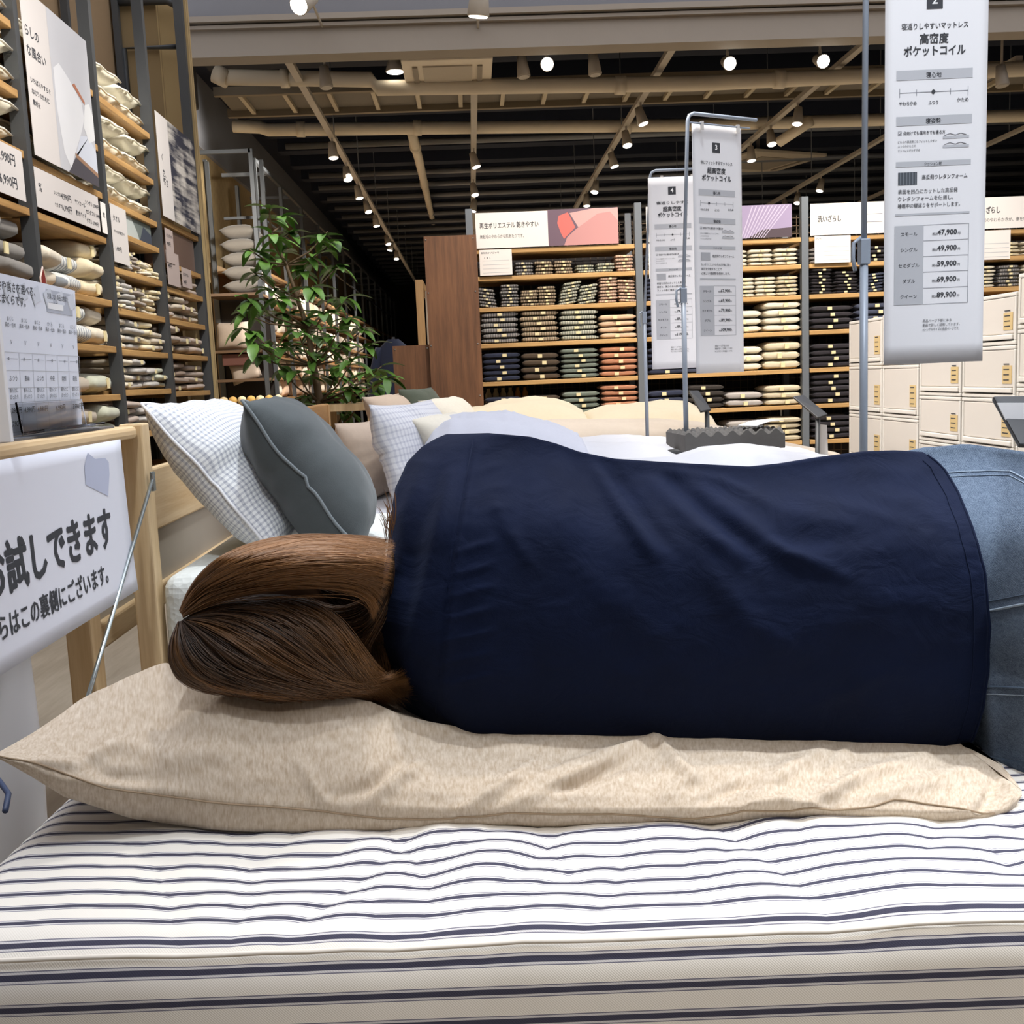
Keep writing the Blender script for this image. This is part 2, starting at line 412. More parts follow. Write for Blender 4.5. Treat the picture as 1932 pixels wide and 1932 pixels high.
TL = [(-1.31, [(628, 262), (655, 308), (675, 345), (690, 374), (707, 402), (726, 440), (733, 452), (741, 470)], 'leftmost track above the plant'),
      (1.70, [(1213, 195), (1183, 240), (1158, 282), (1123, 335), (1105, 362)], 'track above the pink blanket poster'),
      (3.255, [(1521, 195), (1467, 238), (1430, 270)], 'track beside the top of the third banner'),
      (4.80, [(1580, 332), (1520, 358), (1500, 372)], 'track behind the second banner pole'),
      (0.14, [(894, 282), (894, 340), (893, 372)], 'track above the walnut panel'), (6.3, [(1888, 240), (1786, 300)], 'rightmost track')]
rnd = random.Random(5)
for tx, pts, lab in TL:
    for i, (px, py) in enumerate(pts):
        _, y = on_track(tx, px, py)
        spot_fixture((tx, y, 3.43), (rnd.uniform(-.3, .3), -0.35 if i % 2 else -0.15, -1), 'grey spotlight, %s from the front, %s' % (ORD[i], lab), 'track spotlights', size=.78, stem=.12)
for px, py, aimx, lab in [(1030, 118, (0, -1, -0.25), 'glaring spotlight under the bulkhead near the middle of the hall'), (1372, 114, (0, -1, -0.4), 'bright round spotlight under the bulkhead above the third banner'),
                          (1547, 110, (0, -1, -0.4), 'bright round spotlight under the bulkhead left of the second banner pole')]:
    spot_fixture(PT(px, py - 16, 8.5), aimx, lab, 'bulkhead spotlights', bright=True, size=.82, stem=0.08, hang=(0, 0, 1.4))
for px, py, lab in [(612, 142, 'unlit grey spotlight under the bulkhead at the head of the leftmost track'), (985, 122, 'unlit grey spotlight left of the glaring spotlight'), (1120, 118, 'unlit grey spotlight right of the glaring spotlight'),
                    (1890, 140, 'grey spotlight under the bulkhead right of the second banner')]:
    spot_fixture(PT(px, py - 22, 8.55), (0.08, -0.1, -1), lab, 'bulkhead spotlights', stem=0.1, hang=(0, 0, 1.4), size=.8, lit=False)
spot_fixture(PT(575, -28, 7.2), (-0.35, -0.8, -0.5), 'lit spotlight hung before the grey bulkhead near the left shelving', 'bulkhead spotlights', bright=True, stem=0.1, hang=(0, .8, 0))
spot_fixture(PT(903, -26, 7.2), (-0.1, 0.2, -1), 'pale spotlight hung before the grey bulkhead above the walnut panel', 'bulkhead spotlights', stem=0.07, size=1.1, hang=(0, .8, 0))
t = thing('dome_lamp', 'small round dome lamp hanging beside the ceiling air conditioner', 'lamp', PT(745, 125, 8.9))
MB().lathe([(0.03, 0.08), (0.06, 0.03), (0.08, -0.04), (0.076, -0.045)], n=16).build('shade', M_lampbody, t, True)
MB().lathe([(0.072, -0.046), (0.06, -0.052)], n=16).build('lens', M_lens_dim, t)
for px, py, Y in [(770, 180, 13), (1620, 150, 9)]: pass
lamp((-1.6, 12.6, 3.2), (-3.2, 12.6, 3.6), 200, 70, .9, .15, NEUT)  # added unseen spot brightening the upper left wall
lamp((-1.5, 9.4, 2.9), (-3.25, 12.4, 2.75), 420, 50, .9, .1, NEUT)  # added unseen spot brightening the ribbed far left wall
# real light given by the hall's track lamps
for x, y in [(-1.2, 12), (-1.2, 18), (1.5, 10), (1.5, 16), (3.0, 11), (4.7, 13), (6.3, 11), (0.1, 22), (4, 22)]:
    lamp((x, y, 3.3), (x - 0.3, y - 0.4, 0), 260, 110, 0.8, 0.1, NEUT)
for x, y in [(-1.0, 9.5), (-0.9, 12), (-0.9, 15), (-0.9, 18), (-0.9, 21)]:
    lamp((x, y, 3.3), (-2.5, y + 1.2, 1.4), 330, 74, 0.8, 0.1, NEUT)
# ================================================================== SOFT THINGS
def pillow_mb(w, h, th, seed=0, n=24, pinch=0.06, wr=0.006, wscale=5.0, sag=0.0, flat_=0.62):
    """closed pillow in its own xy plane, uv in metres"""
    mb = MB(); off = Vector((seed * 7.1, seed * 3.3, seed))
    def surf(s):
        def fn(a, b_):
            x = a * 2 - 1; y = b_ * 2 - 1
            e = (max(0, 1 - abs(x) ** 3.0) * max(0, 1 - abs(y) ** 3.0)) ** flat_
            k = 1 - pinch * (1 - (abs(x) * abs(y)) ** 1.2) * max(abs(x), abs(y)) ** 2
            edge = max(abs(x), abs(y))
            p = Vector((x * w / 2 * k, y * h / 2 * k, 0))
            nz = noise.noise(Vector((p.x * wscale, p.y * wscale, s * 2)) + off) + 0.5 * noise.noise(Vector((p.x * wscale * 2.6, p.y * wscale * 2.6, s * 2)) + off)
            rad = noise.noise(Vector((math.atan2(y, x) * 4, s * 3.0, seed))) * edge ** 3
            z = s * (th / 2 * e + (wr * nz + wr * 1.2 * rad) * min(1, e * 3)) + sag * (x * x + y * y) + wr * 1.3 * noise.noise(Vector((math.atan2(y, x) * 2.0, 5, seed))) * edge ** 4
            return (p.x, p.y, z)
        return fn
    uv = lambda a, b_: (a * w, b_ * h)
    mb.grid(surf(1), n, n, uv); mb.grid(surf(-1), n, n, uv, flip=True)
    return mb
def pillow_seam(w, h, th, seed, pinch, wr, r, mat, parent, n=24, sag=0.0):
    f = []
    N = 20
    def e(x, y):
        edge = 1.0; k = 1 - pinch * (1 - (abs(x) * abs(y)) ** 1.2)
        return (x * w / 2 * k, y * h / 2 * k, sag * (x * x + y * y) + wr * 1.3 * noise.noise(Vector((math.atan2(y, x) * 2.0, 5, seed))))
    pts = [e(-1 + 2 * i / N, -1) for i in range(N)] + [e(1, -1 + 2 * i / N) for i in range(N)] + [e(1 - 2 * i / N, 1) for i in range(N)] + [e(-1, 1 - 2 * i / N) for i in range(N + 1)]
    return MB().tube(pts, r, 6).build('piping', mat, parent, True)
def place(o, origin, xdir, ydir):
    o.matrix_world = frame_matrix(origin, xdir, ydir); return o
# ================================================================== GOODS (folded, rolled, wrapped)
def folded_mb(w, d, h, seed=0, n=3.0, nu=10, nr=14, crease=0.05, taper=6):
    r = random.Random(seed); mb = MB(); off = Vector((seed * 3.7, seed * 1.3, 0))
    def fn(a, t):
        x = (a * 2 - 1); th = t * 2 * math.pi
        c, s = math.cos(th), math.sin(th)
        y = math.copysign(abs(c) ** (2 / n), c); z = math.copysign(abs(s) ** (2 / n), s)
        e = max(0.0, 1 - abs(x) ** taper) ** 0.5; e = 0.55 + 0.45 * e
        if abs(x) > 0.985: e *= 0.55
        g = 1 - crease * math.exp(-((z) / 0.16) ** 2) * (1 if y < 0 else 0.3)
        nz = noise.noise(Vector((x * 1.6, y * 1.2, z)) + off) * 0.16
        return (x * w / 2 * (1 + 0.02 * nz), y * d / 2 * g * (1 + 0.03 * nz) * (0.9 + 0.1 * e), h / 2 + z * h / 2 * e * (1 + nz))
    mb.grid(fn, nu, nr, uv=lambda a, t: (a * w, t * 2 * (d + h)))
    mb.poly([fn(0, k / nr) for k in range(nr)]); mb.poly([fn(1, k / nr) for k in range(nr)][::-1])
    return mb
GOODS = {}
def goods_mesh(key, w, d, h, mat, seed, n=3.0, with_tag=True, name='folded_garment', tagpos=0.5, crease=0.05, taper=6, lo=False):
    """prototype thing: an object with its paper tag as a part"""
    k = (key, w, d, h, mat.name, seed, n)
    if k not in GOODS:
        mb = folded_mb(w, d, h, seed, n, 8 if lo else 12, 12 if lo else 18, crease, taper)
        o = mb.build(name, mat, smooth_=True, weld=True)
        if with_tag:
            tw = min(0.014, w * 0.07); tx = (tagpos - 0.5) * w
            tm = MB(); tm.box((tx - tw, -d / 2 - 0.003, h * 0.22), (tx + tw, -d / 2 + 0.004, h * 0.72)); tm.build('tag', M_tag, o)
        COL_children = [o] + list(o.children)
        GOODS[k] = o; o['_used'] = 0
    return GOODS[k]
def place_goods(proto, loc, rot, label, cat, group):
    if proto['_used'] == 0: o = proto; o.location = loc; o.rotation_euler = rot; proto['_used'] = 1
    else: o = copy_tree(proto, loc, rot)
    tag(o, label, cat, group); return o
def strip_marks():
    for p in GOODS.values(): pass
    for o in bpy.data.objects:
        if '_used' in o: del o['_used']

C_ecru = fabric('ecru cotton', rgb(212, 202, 182)); C_oat = fabric('oatmeal cotton', rgb(188, 176, 158)); C_greyp = fabric('pale grey cotton', rgb(176, 172, 166))
C_cream = fabric('cream cotton', rgb(222, 208, 176)); C_taupe = fabric('taupe cotton', rgb(150, 138, 126)); C_grey = fabric('grey wool', rgb(126, 122, 116))
C_white = fabric('white cotton', rgb(228, 226, 220)); C_rib = striped_uv('grey striped cotton', rgb(214, 214, 208), rgb(140, 146, 152), 0, 0.026, 0.35)
C_pinkg = fabric('pinkish grey cotton', rgb(178, 162, 150)); C_mush = fabric('mushroom cotton', rgb(146, 126, 110)); C_mint = fabric('pale sage cotton', rgb(186, 188, 168))
M_plasticw = plain('wrapped pillow white', rgb(232, 226, 208), 0.35, 0, 0.05, 8)

# ================================================================== LEFT SHELVING
LX = -1.80
UY = [3.58, 4.48, 5.38, 6.28, 7.2]
BAY_SH = [[2.45, 2.18, 1.94, 1.71, 1.40, 1.17, 0.93, 0.70, 0.46], [2.42, 2.16, 1.93, 1.71, 1.40, 1.17, 0.93, 0.70, 0.46],
          [2.42, 2.16, 1.92, 1.58, 1.37, 1.16, 0.95, 0.72, 0.48], [1.96, 1.56, 1.37, 1.16, 0.93, 0.70, 0.47]]
BAYNAME = ['nearest left bay at the picture edge', 'poster bay of the left shelving', 'pillow bay left of the dark poster', 'last bay of the left shelving']
for j in range(4):
    t = thing('shelving_unit', ['steel and oak shelving bay cut by the left picture edge', 'tall steel and oak shelving bay holding the big pillow poster', 'tall steel and oak shelving bay of white pillows, between two posters',
                                'last steel and oak shelving bay, under the dark hair-like poster'][j], 'shelving', (LX, UY[j], 0), 'left wall shelving bays')
    L = UY[j + 1] - UY[j]
    for yy in ([0, L] if j == 0 else [L]):
        MB().box((-0.045, yy - 0.022, 0), (0.012, yy + 0.022, 4.0)).build('upright', M_steel, t)
        MB().box((-0.445, yy - 0.02, 0), (-0.405, yy + 0.02, 4.0)).build('upright', M_steel, t)
    for z in BAY_SH[j]:
        MB().box((-0.43, 0.025, z - 0.032), (0.0, L - 0.025, z)).build('shelf_board', M_shelfwood_y, t, bevel=0.003)
    if j == 2: MB().box((-0.2, 0.2, 1.742), (0.0, L - 0.03, 1.77)).build('shelf_board', M_shelfwood_y, t)
    if j == 3: MB().box((-0.2, 0.2, 1.682), (0.0, L - 0.03, 1.71)).build('shelf_board', M_shelfwood_y, t)
    MB().box((-0.452, 0.02, 0), (-0.447, L - 0.02, 2.0)).build('back_panel', plain('dark brown board', rgb(58, 52, 48), 0.9), t)  # backing panel in one even dark brown
    g = MB()
    for k in range(17): g.box((-0.446, 0.03 + k * 0.052, 0.05), (-0.443, 0.034 + k * 0.052, 1.95))
    for k in range(37): g.box((-0.446, 0.03, 0.06 + k * 0.052), (-0.443, L - 0.03, 0.064 + k * 0.052))
    g.build('wire_grid', plain('wire grid brown', rgb(96, 78, 58), 0.6), t)
# rounded gate frame at the far end of the shelving
o = MB().tube([(LX - .02, 7.22, 0), (LX - .02, 7.22, 3.40), (LX - .035, 7.22, 3.46), (LX - .09, 7.22, 3.49), (-2.24, 7.22, 3.49)], 0.028, 8).build('steel_gate', M_steel, smooth_=True)
tag(o, 'dark steel frame with rounded top corner at the end of left shelving', 'frame')
o = MB().tube([(-2.2, 7.23, 0.0), (-2.2, 7.23, 3.2), (-1.84, 7.23, 3.2)], 0.018, 6).build('inner_frame', M_steel, smooth_=True)
tag(o, 'thin dark steel frame bar crossing behind the rounded frame', 'frame')

def left_row(j, z, kinds, layers, w, d, h, shelf, n=3.0, ncol=None, cat='folded textile', noun='folded towel', jitter=0.012, seed=0, skip=None, lo=False, name='folded_towel'):
    r = random.Random(seed * 31 + j); y0 = UY[j] + 0.04; y1 = UY[j + 1] - 0.04
    ncol = ncol or int((y1 - y0) / w)
    for c in range(ncol):
        kd, mat = kinds[c % len(kinds)]
        nl = layers[c % len(layers)]
        for v in range(nl):
            if nl > 1 and v == nl - 1 and r.random() < .25 and n < 2.6: continue
            pr = goods_mesh(noun + shelf, w * (1.0 if n < 2.6 else .97), d, h * (1.06 if n < 2.6 else 1), mat, (c * 2 + v) % 5, n, (c + v) % 2 == 0, name, 0.35 + 0.3 * ((c * 7 + v * 3) % 3) / 2, 0.03 if n < 2.6 else 0.07, taper=9, lo=lo)
            yc = y0 + (c + 0.5) * (y1 - y0) / ncol + r.uniform(-jitter, jitter)
            lab = '%s %s, %s up in the %s pile, %s' % (kd, noun, ORD[v], ORD[c], shelf)
            place_goods(pr, (LX - 0.005 - d / 2 + r.uniform(-.03, .02), yc, z + v * h * 0.96 + 0.001), (r.uniform(-.04, .04), r.uniform(-.05, .05), math.pi / 2 + r.uniform(-.12, .12)), lab, cat, noun + 's on the left shelving')
R1 = [('ecru', C_ecru), ('striped', C_rib), ('pale pinkish', C_pinkg), ('cream', C_cream)]
left_row(0, 1.40, [('grey', C_grey)], [3], 0.27, 0.30, 0.088, 'knit shelf at picture edge', noun='rolled knit', seed=1, n=2.4, name='rolled_knit', cat='rolled textile')
left_row(0, 1.17, [('oatmeal', C_oat)], [2], 0.27, 0.30, 0.09, 'low shelf at picture edge', noun='rolled knit', seed=2, n=2.4, name='rolled_knit', cat='rolled textile')
R1 = [('ecru', C_ecru), ('grey striped', C_rib), ('cream', C_cream), ('ecru', C_ecru)]
left_row(1, 1.40, R1, [3, 3, 3, 3], 0.205, 0.26, 0.094, 'shelf under the price strip', noun='rolled pad', seed=3, n=2.1, name='rolled_pad', cat='rolled textile')
left_row(1, 1.17, [('grey striped', C_rib), ('grey striped', C_rib), ('pale', C_ecru), ('ecru', C_oat)], [2], 0.205, 0.30, 0.096, 'shelf right of the chart', noun='rolled pad', seed=4, n=2.2, name='rolled_pad', cat='rolled textile')
left_row(1, 0.93, [('oatmeal', C_oat), ('oatmeal', C_oat), ('sage cream', C_mint)], [2], 0.27, 0.32, 0.098, 'shelf low right of the chart', noun='folded pad', seed=5, n=2.3, name='folded_pad')
left_row(1, 0.70, [('pale oat', C_oat), ('pale oat', C_oat), ('sage cream', C_mint)], [2], 0.27, 0.32, 0.092, 'shelf just above pine table', noun='folded pad', seed=6, n=2.3, name='folded_pad')
R2 = [('ecru', C_ecru), ('pale grey', C_greyp), ('taupe', C_taupe), ('ecru', C_ecru), ('cream', C_cream)]
left_row(2, 1.58, R2, [6, 5, 5, 4, 4], 0.16, 0.24, 0.025, 'small top towel shelf', seed=7, n=2.6, lo=True)
left_row(2, 1.37, R2, [6, 6, 5, 5, 5], 0.16, 0.26, 0.03, 'second towel shelf, pillow bay', seed=8, n=2.6, lo=True)
left_row(2, 1.16, [('ecru', C_ecru), ('grey', C_greyp), ('cream', C_cream), ('ecru', C_oat)], [4, 4, 4, 4], 0.2, 0.3, 0.043, 'third towel shelf, pillow bay', seed=9, n=2.5)
left_row(2, 0.95, [('pale', C_ecru), ('taupe grey', C_greyp), ('pale grey', C_greyp), ('sage', C_mint)], [4, 4, 3, 4], 0.2, 0.3, 0.042, 'fourth towel shelf, pillow bay', seed=10, n=2.5)
left_row(2, 0.72, [('pale pink', C_pinkg), ('grey', C_greyp), ('ecru', C_oat)], [4, 3, 3], 0.26, 0.32, 0.045, 'towel shelf behind gingham pillow', seed=11, n=2.5)
left_row(3, 1.56, [('pinkish', C_pinkg)], [2, 3, 2], 0.26, 0.3, 0.045, 'top towel shelf, last bay', seed=12, n=2.4)
left_row(3, 1.37, [('mushroom', C_pinkg), ('mushroom', C_oat)], [3, 3, 3, 3], 0.2, 0.3, 0.055, 'second shelf, last bay', seed=13, n=2.0, noun='rolled towel', name='rolled_towel', cat='rolled textile')
left_row(3, 1.16, [('beige', C_pinkg), ('taupe', C_taupe)], [3, 2, 3], 0.26, 0.3, 0.062, 'third shelf, last bay', seed=14, n=2.0, noun='rolled towel', name='rolled_towel', cat='rolled textile')
left_row(3, 0.93, [('mushroom', C_mush), ('beige', C_pinkg)], [4, 4], 0.38, 0.32, 0.045, 'fourth shelf, last bay', seed=15, n=2.4)
left_row(3, 0.70, [('ecru', C_oat), ('beige', C_pinkg)], [3, 3], 0.36, 0.32, 0.045, 'lowest visible shelf, last bay', seed=16, n=2.4)
# wrapped white pillows
def wrapped_pillow(seed):
    t = MB(); w, d, h = 0.42, 0.32, 0.13
    def top(s):
        def fn(a, b_):
            x = a * 2 - 1; y = b_ * 2 - 1
            e = max(0, (1 - abs(x) ** 2.6)) ** 0.55 * max(0, (1 - abs(y) ** 2.6)) ** 0.55
            nz = noise.noise(Vector((x * 2.2 + seed * 5, y * 2.2, s))) * 0.018
            k = 1 + 0.05 * noise.noise(Vector((x * 6, y * 6, seed)))
            return (x * w / 2 * k, y * d / 2 * k, h * 0.42 + s * (h * 0.42 * e) + nz * e)
        return fn
    t.grid(top(1), 14, 12); t.grid(top(-1), 14, 12, flip=True)
    return t
WP = [wrapped_pillow(s).build('wrapped_pillow', M_plasticw, smooth_=True, weld=True) for s in (1, 2)]
for o in WP:
    MB().tube([(-0.2, -0.165, 0.05), (-0.1, -0.172, 0.056), (0, -0.168, 0.05), (0.1, -0.174, 0.055), (0.2, -0.165, 0.05)], 0.006, 5).build('seal_edge', M_plasticw, o, True)
    o['_used'] = 0
for j, z, nm in [(0, 2.45, 'top shelf at picture edge'), (0, 2.18, 'second shelf at picture edge'), (0, 1.94, 'third shelf at picture edge'), (1, 2.42, 'top shelf behind the pillow poster'), (1, 2.16, 'middle shelf behind the pillow poster'), (1, 1.93, 'shelf under the pillow poster'),
                 (2, 2.42, 'top shelf of pillow bay'), (2, 2.16, 'second shelf of pillow bay'), (2, 1.92, 'third shelf of pillow bay')]:
    for c in range(2):
        for v in range(2):
            r = random.Random(j * 100 + int(z * 100) + c * 7 + v)
            xo = 0.10 if j == 1 else 0
            place_goods(WP[(c + v) % 2], (LX - 0.18 - xo + r.uniform(-.02, .02), UY[j] + 0.24 + c * 0.43 + r.uniform(-.015, .015), z + 0.002 + v * 0.105), (r.uniform(-.03, .03), r.uniform(-.04, .04), math.pi / 2 + r.uniform(-.06, .06)),
                        'white wrapped pillow, %s layer, %s side, %s' % (['lower', 'upper'][v], ['nearer', 'farther'][c], nm), 'pillow', 'wrapped pillows on the left shelving')

# ------------------------------------------------------------------ signs: a flat board with printed parts, built in its own plane
def sign(name, label, origin, xdir, ydir, w, h, cat='sign', board=None, thick=0.002, group=None):
    t = thing(name, label, cat, group=group)
    t.matrix_world = frame_matrix(origin, xdir, ydir)
    MB().box((0, 0, -thick), (w, h, 0)).build('board', board or M_paper_w, t)
    return t
def letters(t, items, mat=None, name='lettering', z=0.0008):
    mb = MB()
    for it in items: put_text(mb, *it[:4], **(it[4] if len(it) > 4 else {}), z=z)
    if mb.v: return mb.build(name, mat or M_ink, t)
def bars(t, rects, mat=None, name='print_block', z=0.0005):
    mb = MB()
    for q in rects: rect(mb, *q, z=z)
    return mb.build(name, mat or M_bar, t)
def flat(t, pts, col, name, z=0.0006):
    m = plain('print %d %d %d' % col, rgb(*col), 0.6, 0, 0.03); return MB().poly([(x, y, z) for x, y in pts]).build(name, m, t)

# big pillow poster in the poster bay
q0 = PX(40, 250, LX + 0.03); q1 = PX(157, 72, LX + 0.03); pw = 0.88; zb = 1.935; ph = 0.66
PY0 = UY[1] + 0.025
t = sign('pillow_poster', 'big poster of white pillows standing on the left shelving', (LX + 0.025, PY0, zb), (0, 1, 0), (0, 0, 1), 0.74, 0.68, 'poster', board=plain('dimmed white paper', rgb(204, 198, 194), .6, 0, .01))  # weaker light on the left shelving put into a darker paper colour
MP_grey = plain('poster grey', rgb(176, 178, 186), 0.6)
flat(t, [(0.27, 0.0), (0.74, 0.0), (0.74, 0.68), (0.27, 0.68)], (186, 186, 190), 'photo_backdrop', 0.0004)
flat(t, [(0.29, 0.43), (0.36, 0.47), (0.47, 0.43), (0.60, 0.36), (0.62, 0.29), (0.55, 0.20), (0.44, 0.08), (0.40, 0.02), (0.33, 0.08), (0.29, 0.26)], (212, 212, 214), 'photo_pillow', 0.0008)
flat(t, [(0.44, 0.06), (0.55, 0.20), (0.66, 0.22), (0.74, 0.16), (0.74, 0.03), (0.46, 0.09)], (198, 202, 212), 'photo_pillow', 0.0010)
flat(t, [(0.60, 0.25), (0.64, 0.36), (0.70, 0.38), (0.74, 0.33), (0.74, 0.22), (0.66, 0.19)], (216, 216, 216), 'photo_pillow', 0.0012)
flat(t, [(0.36, 0.0), (0.74, 0.0), (0.74, 0.045), (0.46, 0.085), (0.40, 0.03)], (74, 70, 76), 'photo_shadow', 0.0011)
flat(t, [(0.46, 0.085), (0.74, 0.045), (0.74, 0.065), (0.46, 0.105)], (150, 116, 92), 'photo_board', 0.0013)
flat(t, [(0.50, 0.415), (0.64, 0.36), (0.645, 0.375), (0.53, 0.43)], (170, 110, 84), 'photo_bar', 0.0013)
letters(t, [('らしの', 0.02, 0.49, 0.05), ('な風合い', 0.02, 0.41, 0.05), ('いちばんやすらぐ', 0.03, 0.30, 0.026), ('ねむりのために', 0.03, 0.255, 0.026), ('素材を', 0.03, 0.21, 0.026)])
# dark poster in the last bay
t = sign('dark_poster', 'dark poster of soft streaked fibre on the last bay of left shelving', (LX + 0.025, UY[3] + 0.03, 1.965), (0, 1, 0), (0, 0, 1), 0.84, 0.60, 'poster', board=plain('dimmed white paper', rgb(204, 198, 194), .6, 0, .01))
def fibre():
    t_ = NT('streaked fibre print'); c = t_.coord(); m_ = t_.n('ShaderNodeMapping'); m_.inputs['Rotation'].default_value = (0, 0, -1.05); m_.inputs['Scale'].default_value = (2.2, 26, 1); t_.l(c, m_.inputs['Vector'])
    f = t_.noise(m_.outputs[0], 1.0, 4, .55); g = t_.noise(c, 4.5, 2); r = t_.n('ShaderNodeValToRGB'); r.color_ramp.elements[0].position = .44; r.color_ramp.elements[1].position = .60; r.color_ramp.elements[0].color = rgb(46, 47, 60); r.color_ramp.elements[1].color = rgb(190, 184, 176)
    t_.l(t_.math('ADD', t_.math('MULTIPLY', f, .5), t_.math('MULTIPLY', g, .5)), r.inputs[0]); return t_.set(r.outputs[0], .6)
MB().poly([(.24, 0, .0006), (.84, 0, .0006), (.84, .6, .0006), (.24, .6, .0006)]).build('photo_print', fibre(), t)
letters(t, [('く', 0.06, 0.33, 0.05), ('さ、', 0.06, 0.24, 0.05), ('軽さ', 0.06, 0.19, 0.05)])
# price strips
t = sign('price_strip', 'long white price strip under the big pillow poster', (LX + 0.012, UY[1] + 0.03, 1.725), (0, 1, 0), (0, 0, 1), 0.74, 0.165, board=plain('dimmed white paper', rgb(204, 198, 194), .6, 0, .01))
letters(t, [('シングル', 0.19, 0.085, 0.02), ('4,990円', 0.27, 0.08, 0.036), ('セミダブル', 0.19, 0.035, 0.02), ('6,990円', 0.27, 0.03, 0.036), ('サンカール', 0.43, 0.085, 0.026), ('敷きパッド', 0.43, 0.035, 0.026),
            ('シングル 2,990円', 0.56, 0.105, 0.024), ('セミダブル 3,490円', 0.56, 0.062, 0.024), ('ダブル 3,990円', 0.56, 0.02, 0.024), ('%', 0.03, 0.07, 0.05)])
t = sign('price_card', 'white price card at left picture edge between shelves', (LX + 0.012, UY[0] + 0.36, 1.725), (0, 1, 0), (0, 0, 1), 0.46, 0.20, board=plain('dimmed white paper', rgb(204, 198, 194), .6, 0, .01))
letters(t, [('4,990円', 0.23, 0.13, 0.05), ('6,990円', 0.23, 0.04, 0.05)])
t = sign('price_card', 'narrow white card beside the upright right of price strip', (LX + 0.012, UY[1] + 0.80, 1.725), (0, 1, 0), (0, 0, 1), 0.07, 0.15)
letters(t, [('枕', 0.02, 0.08, 0.03)])
t = sign('shelf_notice', 'tall white notice sheet hanging before the small top towel shelf', (LX + 0.014, UY[2] + 0.03, 1.60), (0, 1, 0), (0, 0, 1), 0.24, 0.29, board=plain('dimmed white paper', rgb(204, 198, 194), .6, 0, .01))
letters(t, [('タオル', 0.03, 0.21, 0.035), ('やわらかな肌ざわり', 0.03, 0.15, 0.018), ('1,490円', 0.03, 0.06, 0.03)])
t = sign('photo_card', 'small grey towel photo card below the pillow bay shelves', (LX - 0.02, UY[2] + 0.28, 1.772), (0, 1, 0), (0, 0, 1), 0.52, 0.135, 'poster')
flat(t, [(0, 0), (0.52, 0), (0.52, 0.135), (0, 0.135)], (104, 112, 108), 'photo_backdrop', 0.0004)
flat(t, [(0.05, 0.0), (0.30, 0.0), (0.26, 0.05), (0.16, 0.12), (0.10, 0.11)], (176, 182, 178), 'photo_towel', 0.0008)
flat(t, [(0.30, 0), (0.52, 0), (0.52, 0.06), (0.38, 0.09)], (60, 66, 78), 'photo_shadow', 0.0009)
for k, (a, c, z0, hh) in enumerate([(0.05, 0.26, 1.57, 0.20), (0.05, 0.16, 1.70, 0.20), (0.33, 0.22, 1.58, 0.12)]):
    t = sign('hanging_card', ['pale pinkish card hanging low before last bay towels', 'pale pinkish card hanging high beside the upright of the last bay', 'square pinkish card before the last bay rolled towels'][k], (LX + 0.016 + k * .004, UY[3] + a, z0), (0, 1, 0), (0, 0, 1), c, hh, board=plain('pinkish card', rgb(176, 160, 154), 0.6))
    letters(t, [('バスタオル', 0.02, hh - 0.05, 0.025), ('990円', 0.02, hh - 0.1, 0.03)])
o = MB().box((LX - .2, UY[3] + .32, 1.712), (LX - .02, UY[3] + .84, 1.93)).build('boxed_goods', plain('brown clear pack', rgb(112, 92, 82), 0.2), bevel=.01); tag(o, 'glossy brown packs on the small shelf under the dark poster', 'pack')
t = thing('price_tongue', 'dark red hanging price tongue beside the poster bay upright', 'sign', PX(82, 525, LX + 0.05))
MB().tube([(0, -.03, -.05), (0, -.032, 0.0), (0, 0, 0.045), (0, .02, 0.0), (0, .02, -.05)], 0.004, 5).build('rim', plain('tongue rim', rgb(210, 190, 180), .5), t, True)
MB().add and MB().poly([(0.002, -.03, -.05), (0.002, .02, -.05), (0.002, .02, 0), (0.002, 0, .045), (0.002, -.03, 0)]).build('face', plain('dark red', rgb(120, 40, 36), .5), t)
# ================================================================== BACK SHELVING
BX = [0.03, 1.11, 2.19, 3.27, 4.35]; BY = 6.70
BZ = [1.745, 1.575, 1.38, 1.15, 0.905, 0.67, 0.435]
BAYL = ['left back bay', 'second back bay', 'third back bay', 'right back bay']
for j in range(4):
    t = thing('display_shelf', ['steel and oak back shelf beside the walnut panel', 'steel and oak back shelf behind the third and fourth banners', 'steel and oak back shelf between third banner and drawers', 'steel and oak back shelf right of the second banner'][j], 'shelving', (BX[j], BY, 0), 'back shelving bays')
    for xx in ([0, 1.08] if j == 0 else [1.08]):
        MB().box((xx - 0.022, 0, 0), (xx + 0.022, 0.045, 2.0)).build('upright', M_steel_l, t); MB().box((xx - 0.02, 0.42, 0), (xx + 0.02, 0.46, 2.0)).build('upright', M_steel_l, t)
    for z in BZ:
        MB().box((0.026, 0.0, z - 0.028), (1.054, 0.43, z)).build('shelf_board', M_shelfwood_x, t, bevel=0.003)
    MB().box((0.02, 0.50, 0), (1.06, 0.51, 1.74)).build('back_panel', plain('dark back board', rgb(44, 40, 40), 0.9), t)  # solid dark sheet added in place of the dark seen through the grid
    g = MB()
    for k in range(20): g.box((0.04 + k * 0.052, 0.47, 0.05), (0.044 + k * 0.052, 0.474, 1.95))
    for k in range(37): g.box((0.03, 0.47, 0.06 + k * 0.052), (1.05, 0.474, 0.064 + k * 0.052))
    g.build('wire_grid', plain('wire grid brown', rgb(96, 78, 58), 0.6), t)
def check(name, a, b_, per=0.016): return striped_uv(name, a, b_, 0, per, 0.5, (per, 0.5))
K_navy = check('navy check', rgb(190, 186, 180), rgb(46, 48, 66)); K_brown = check('brown check', rgb(214, 194, 164), rgb(70, 56, 48)); K_green = check('green check', rgb(224, 220, 202), rgb(96, 108, 98)); K_pink = check('pink check', rgb(228, 208, 188), rgb(186, 140, 116))
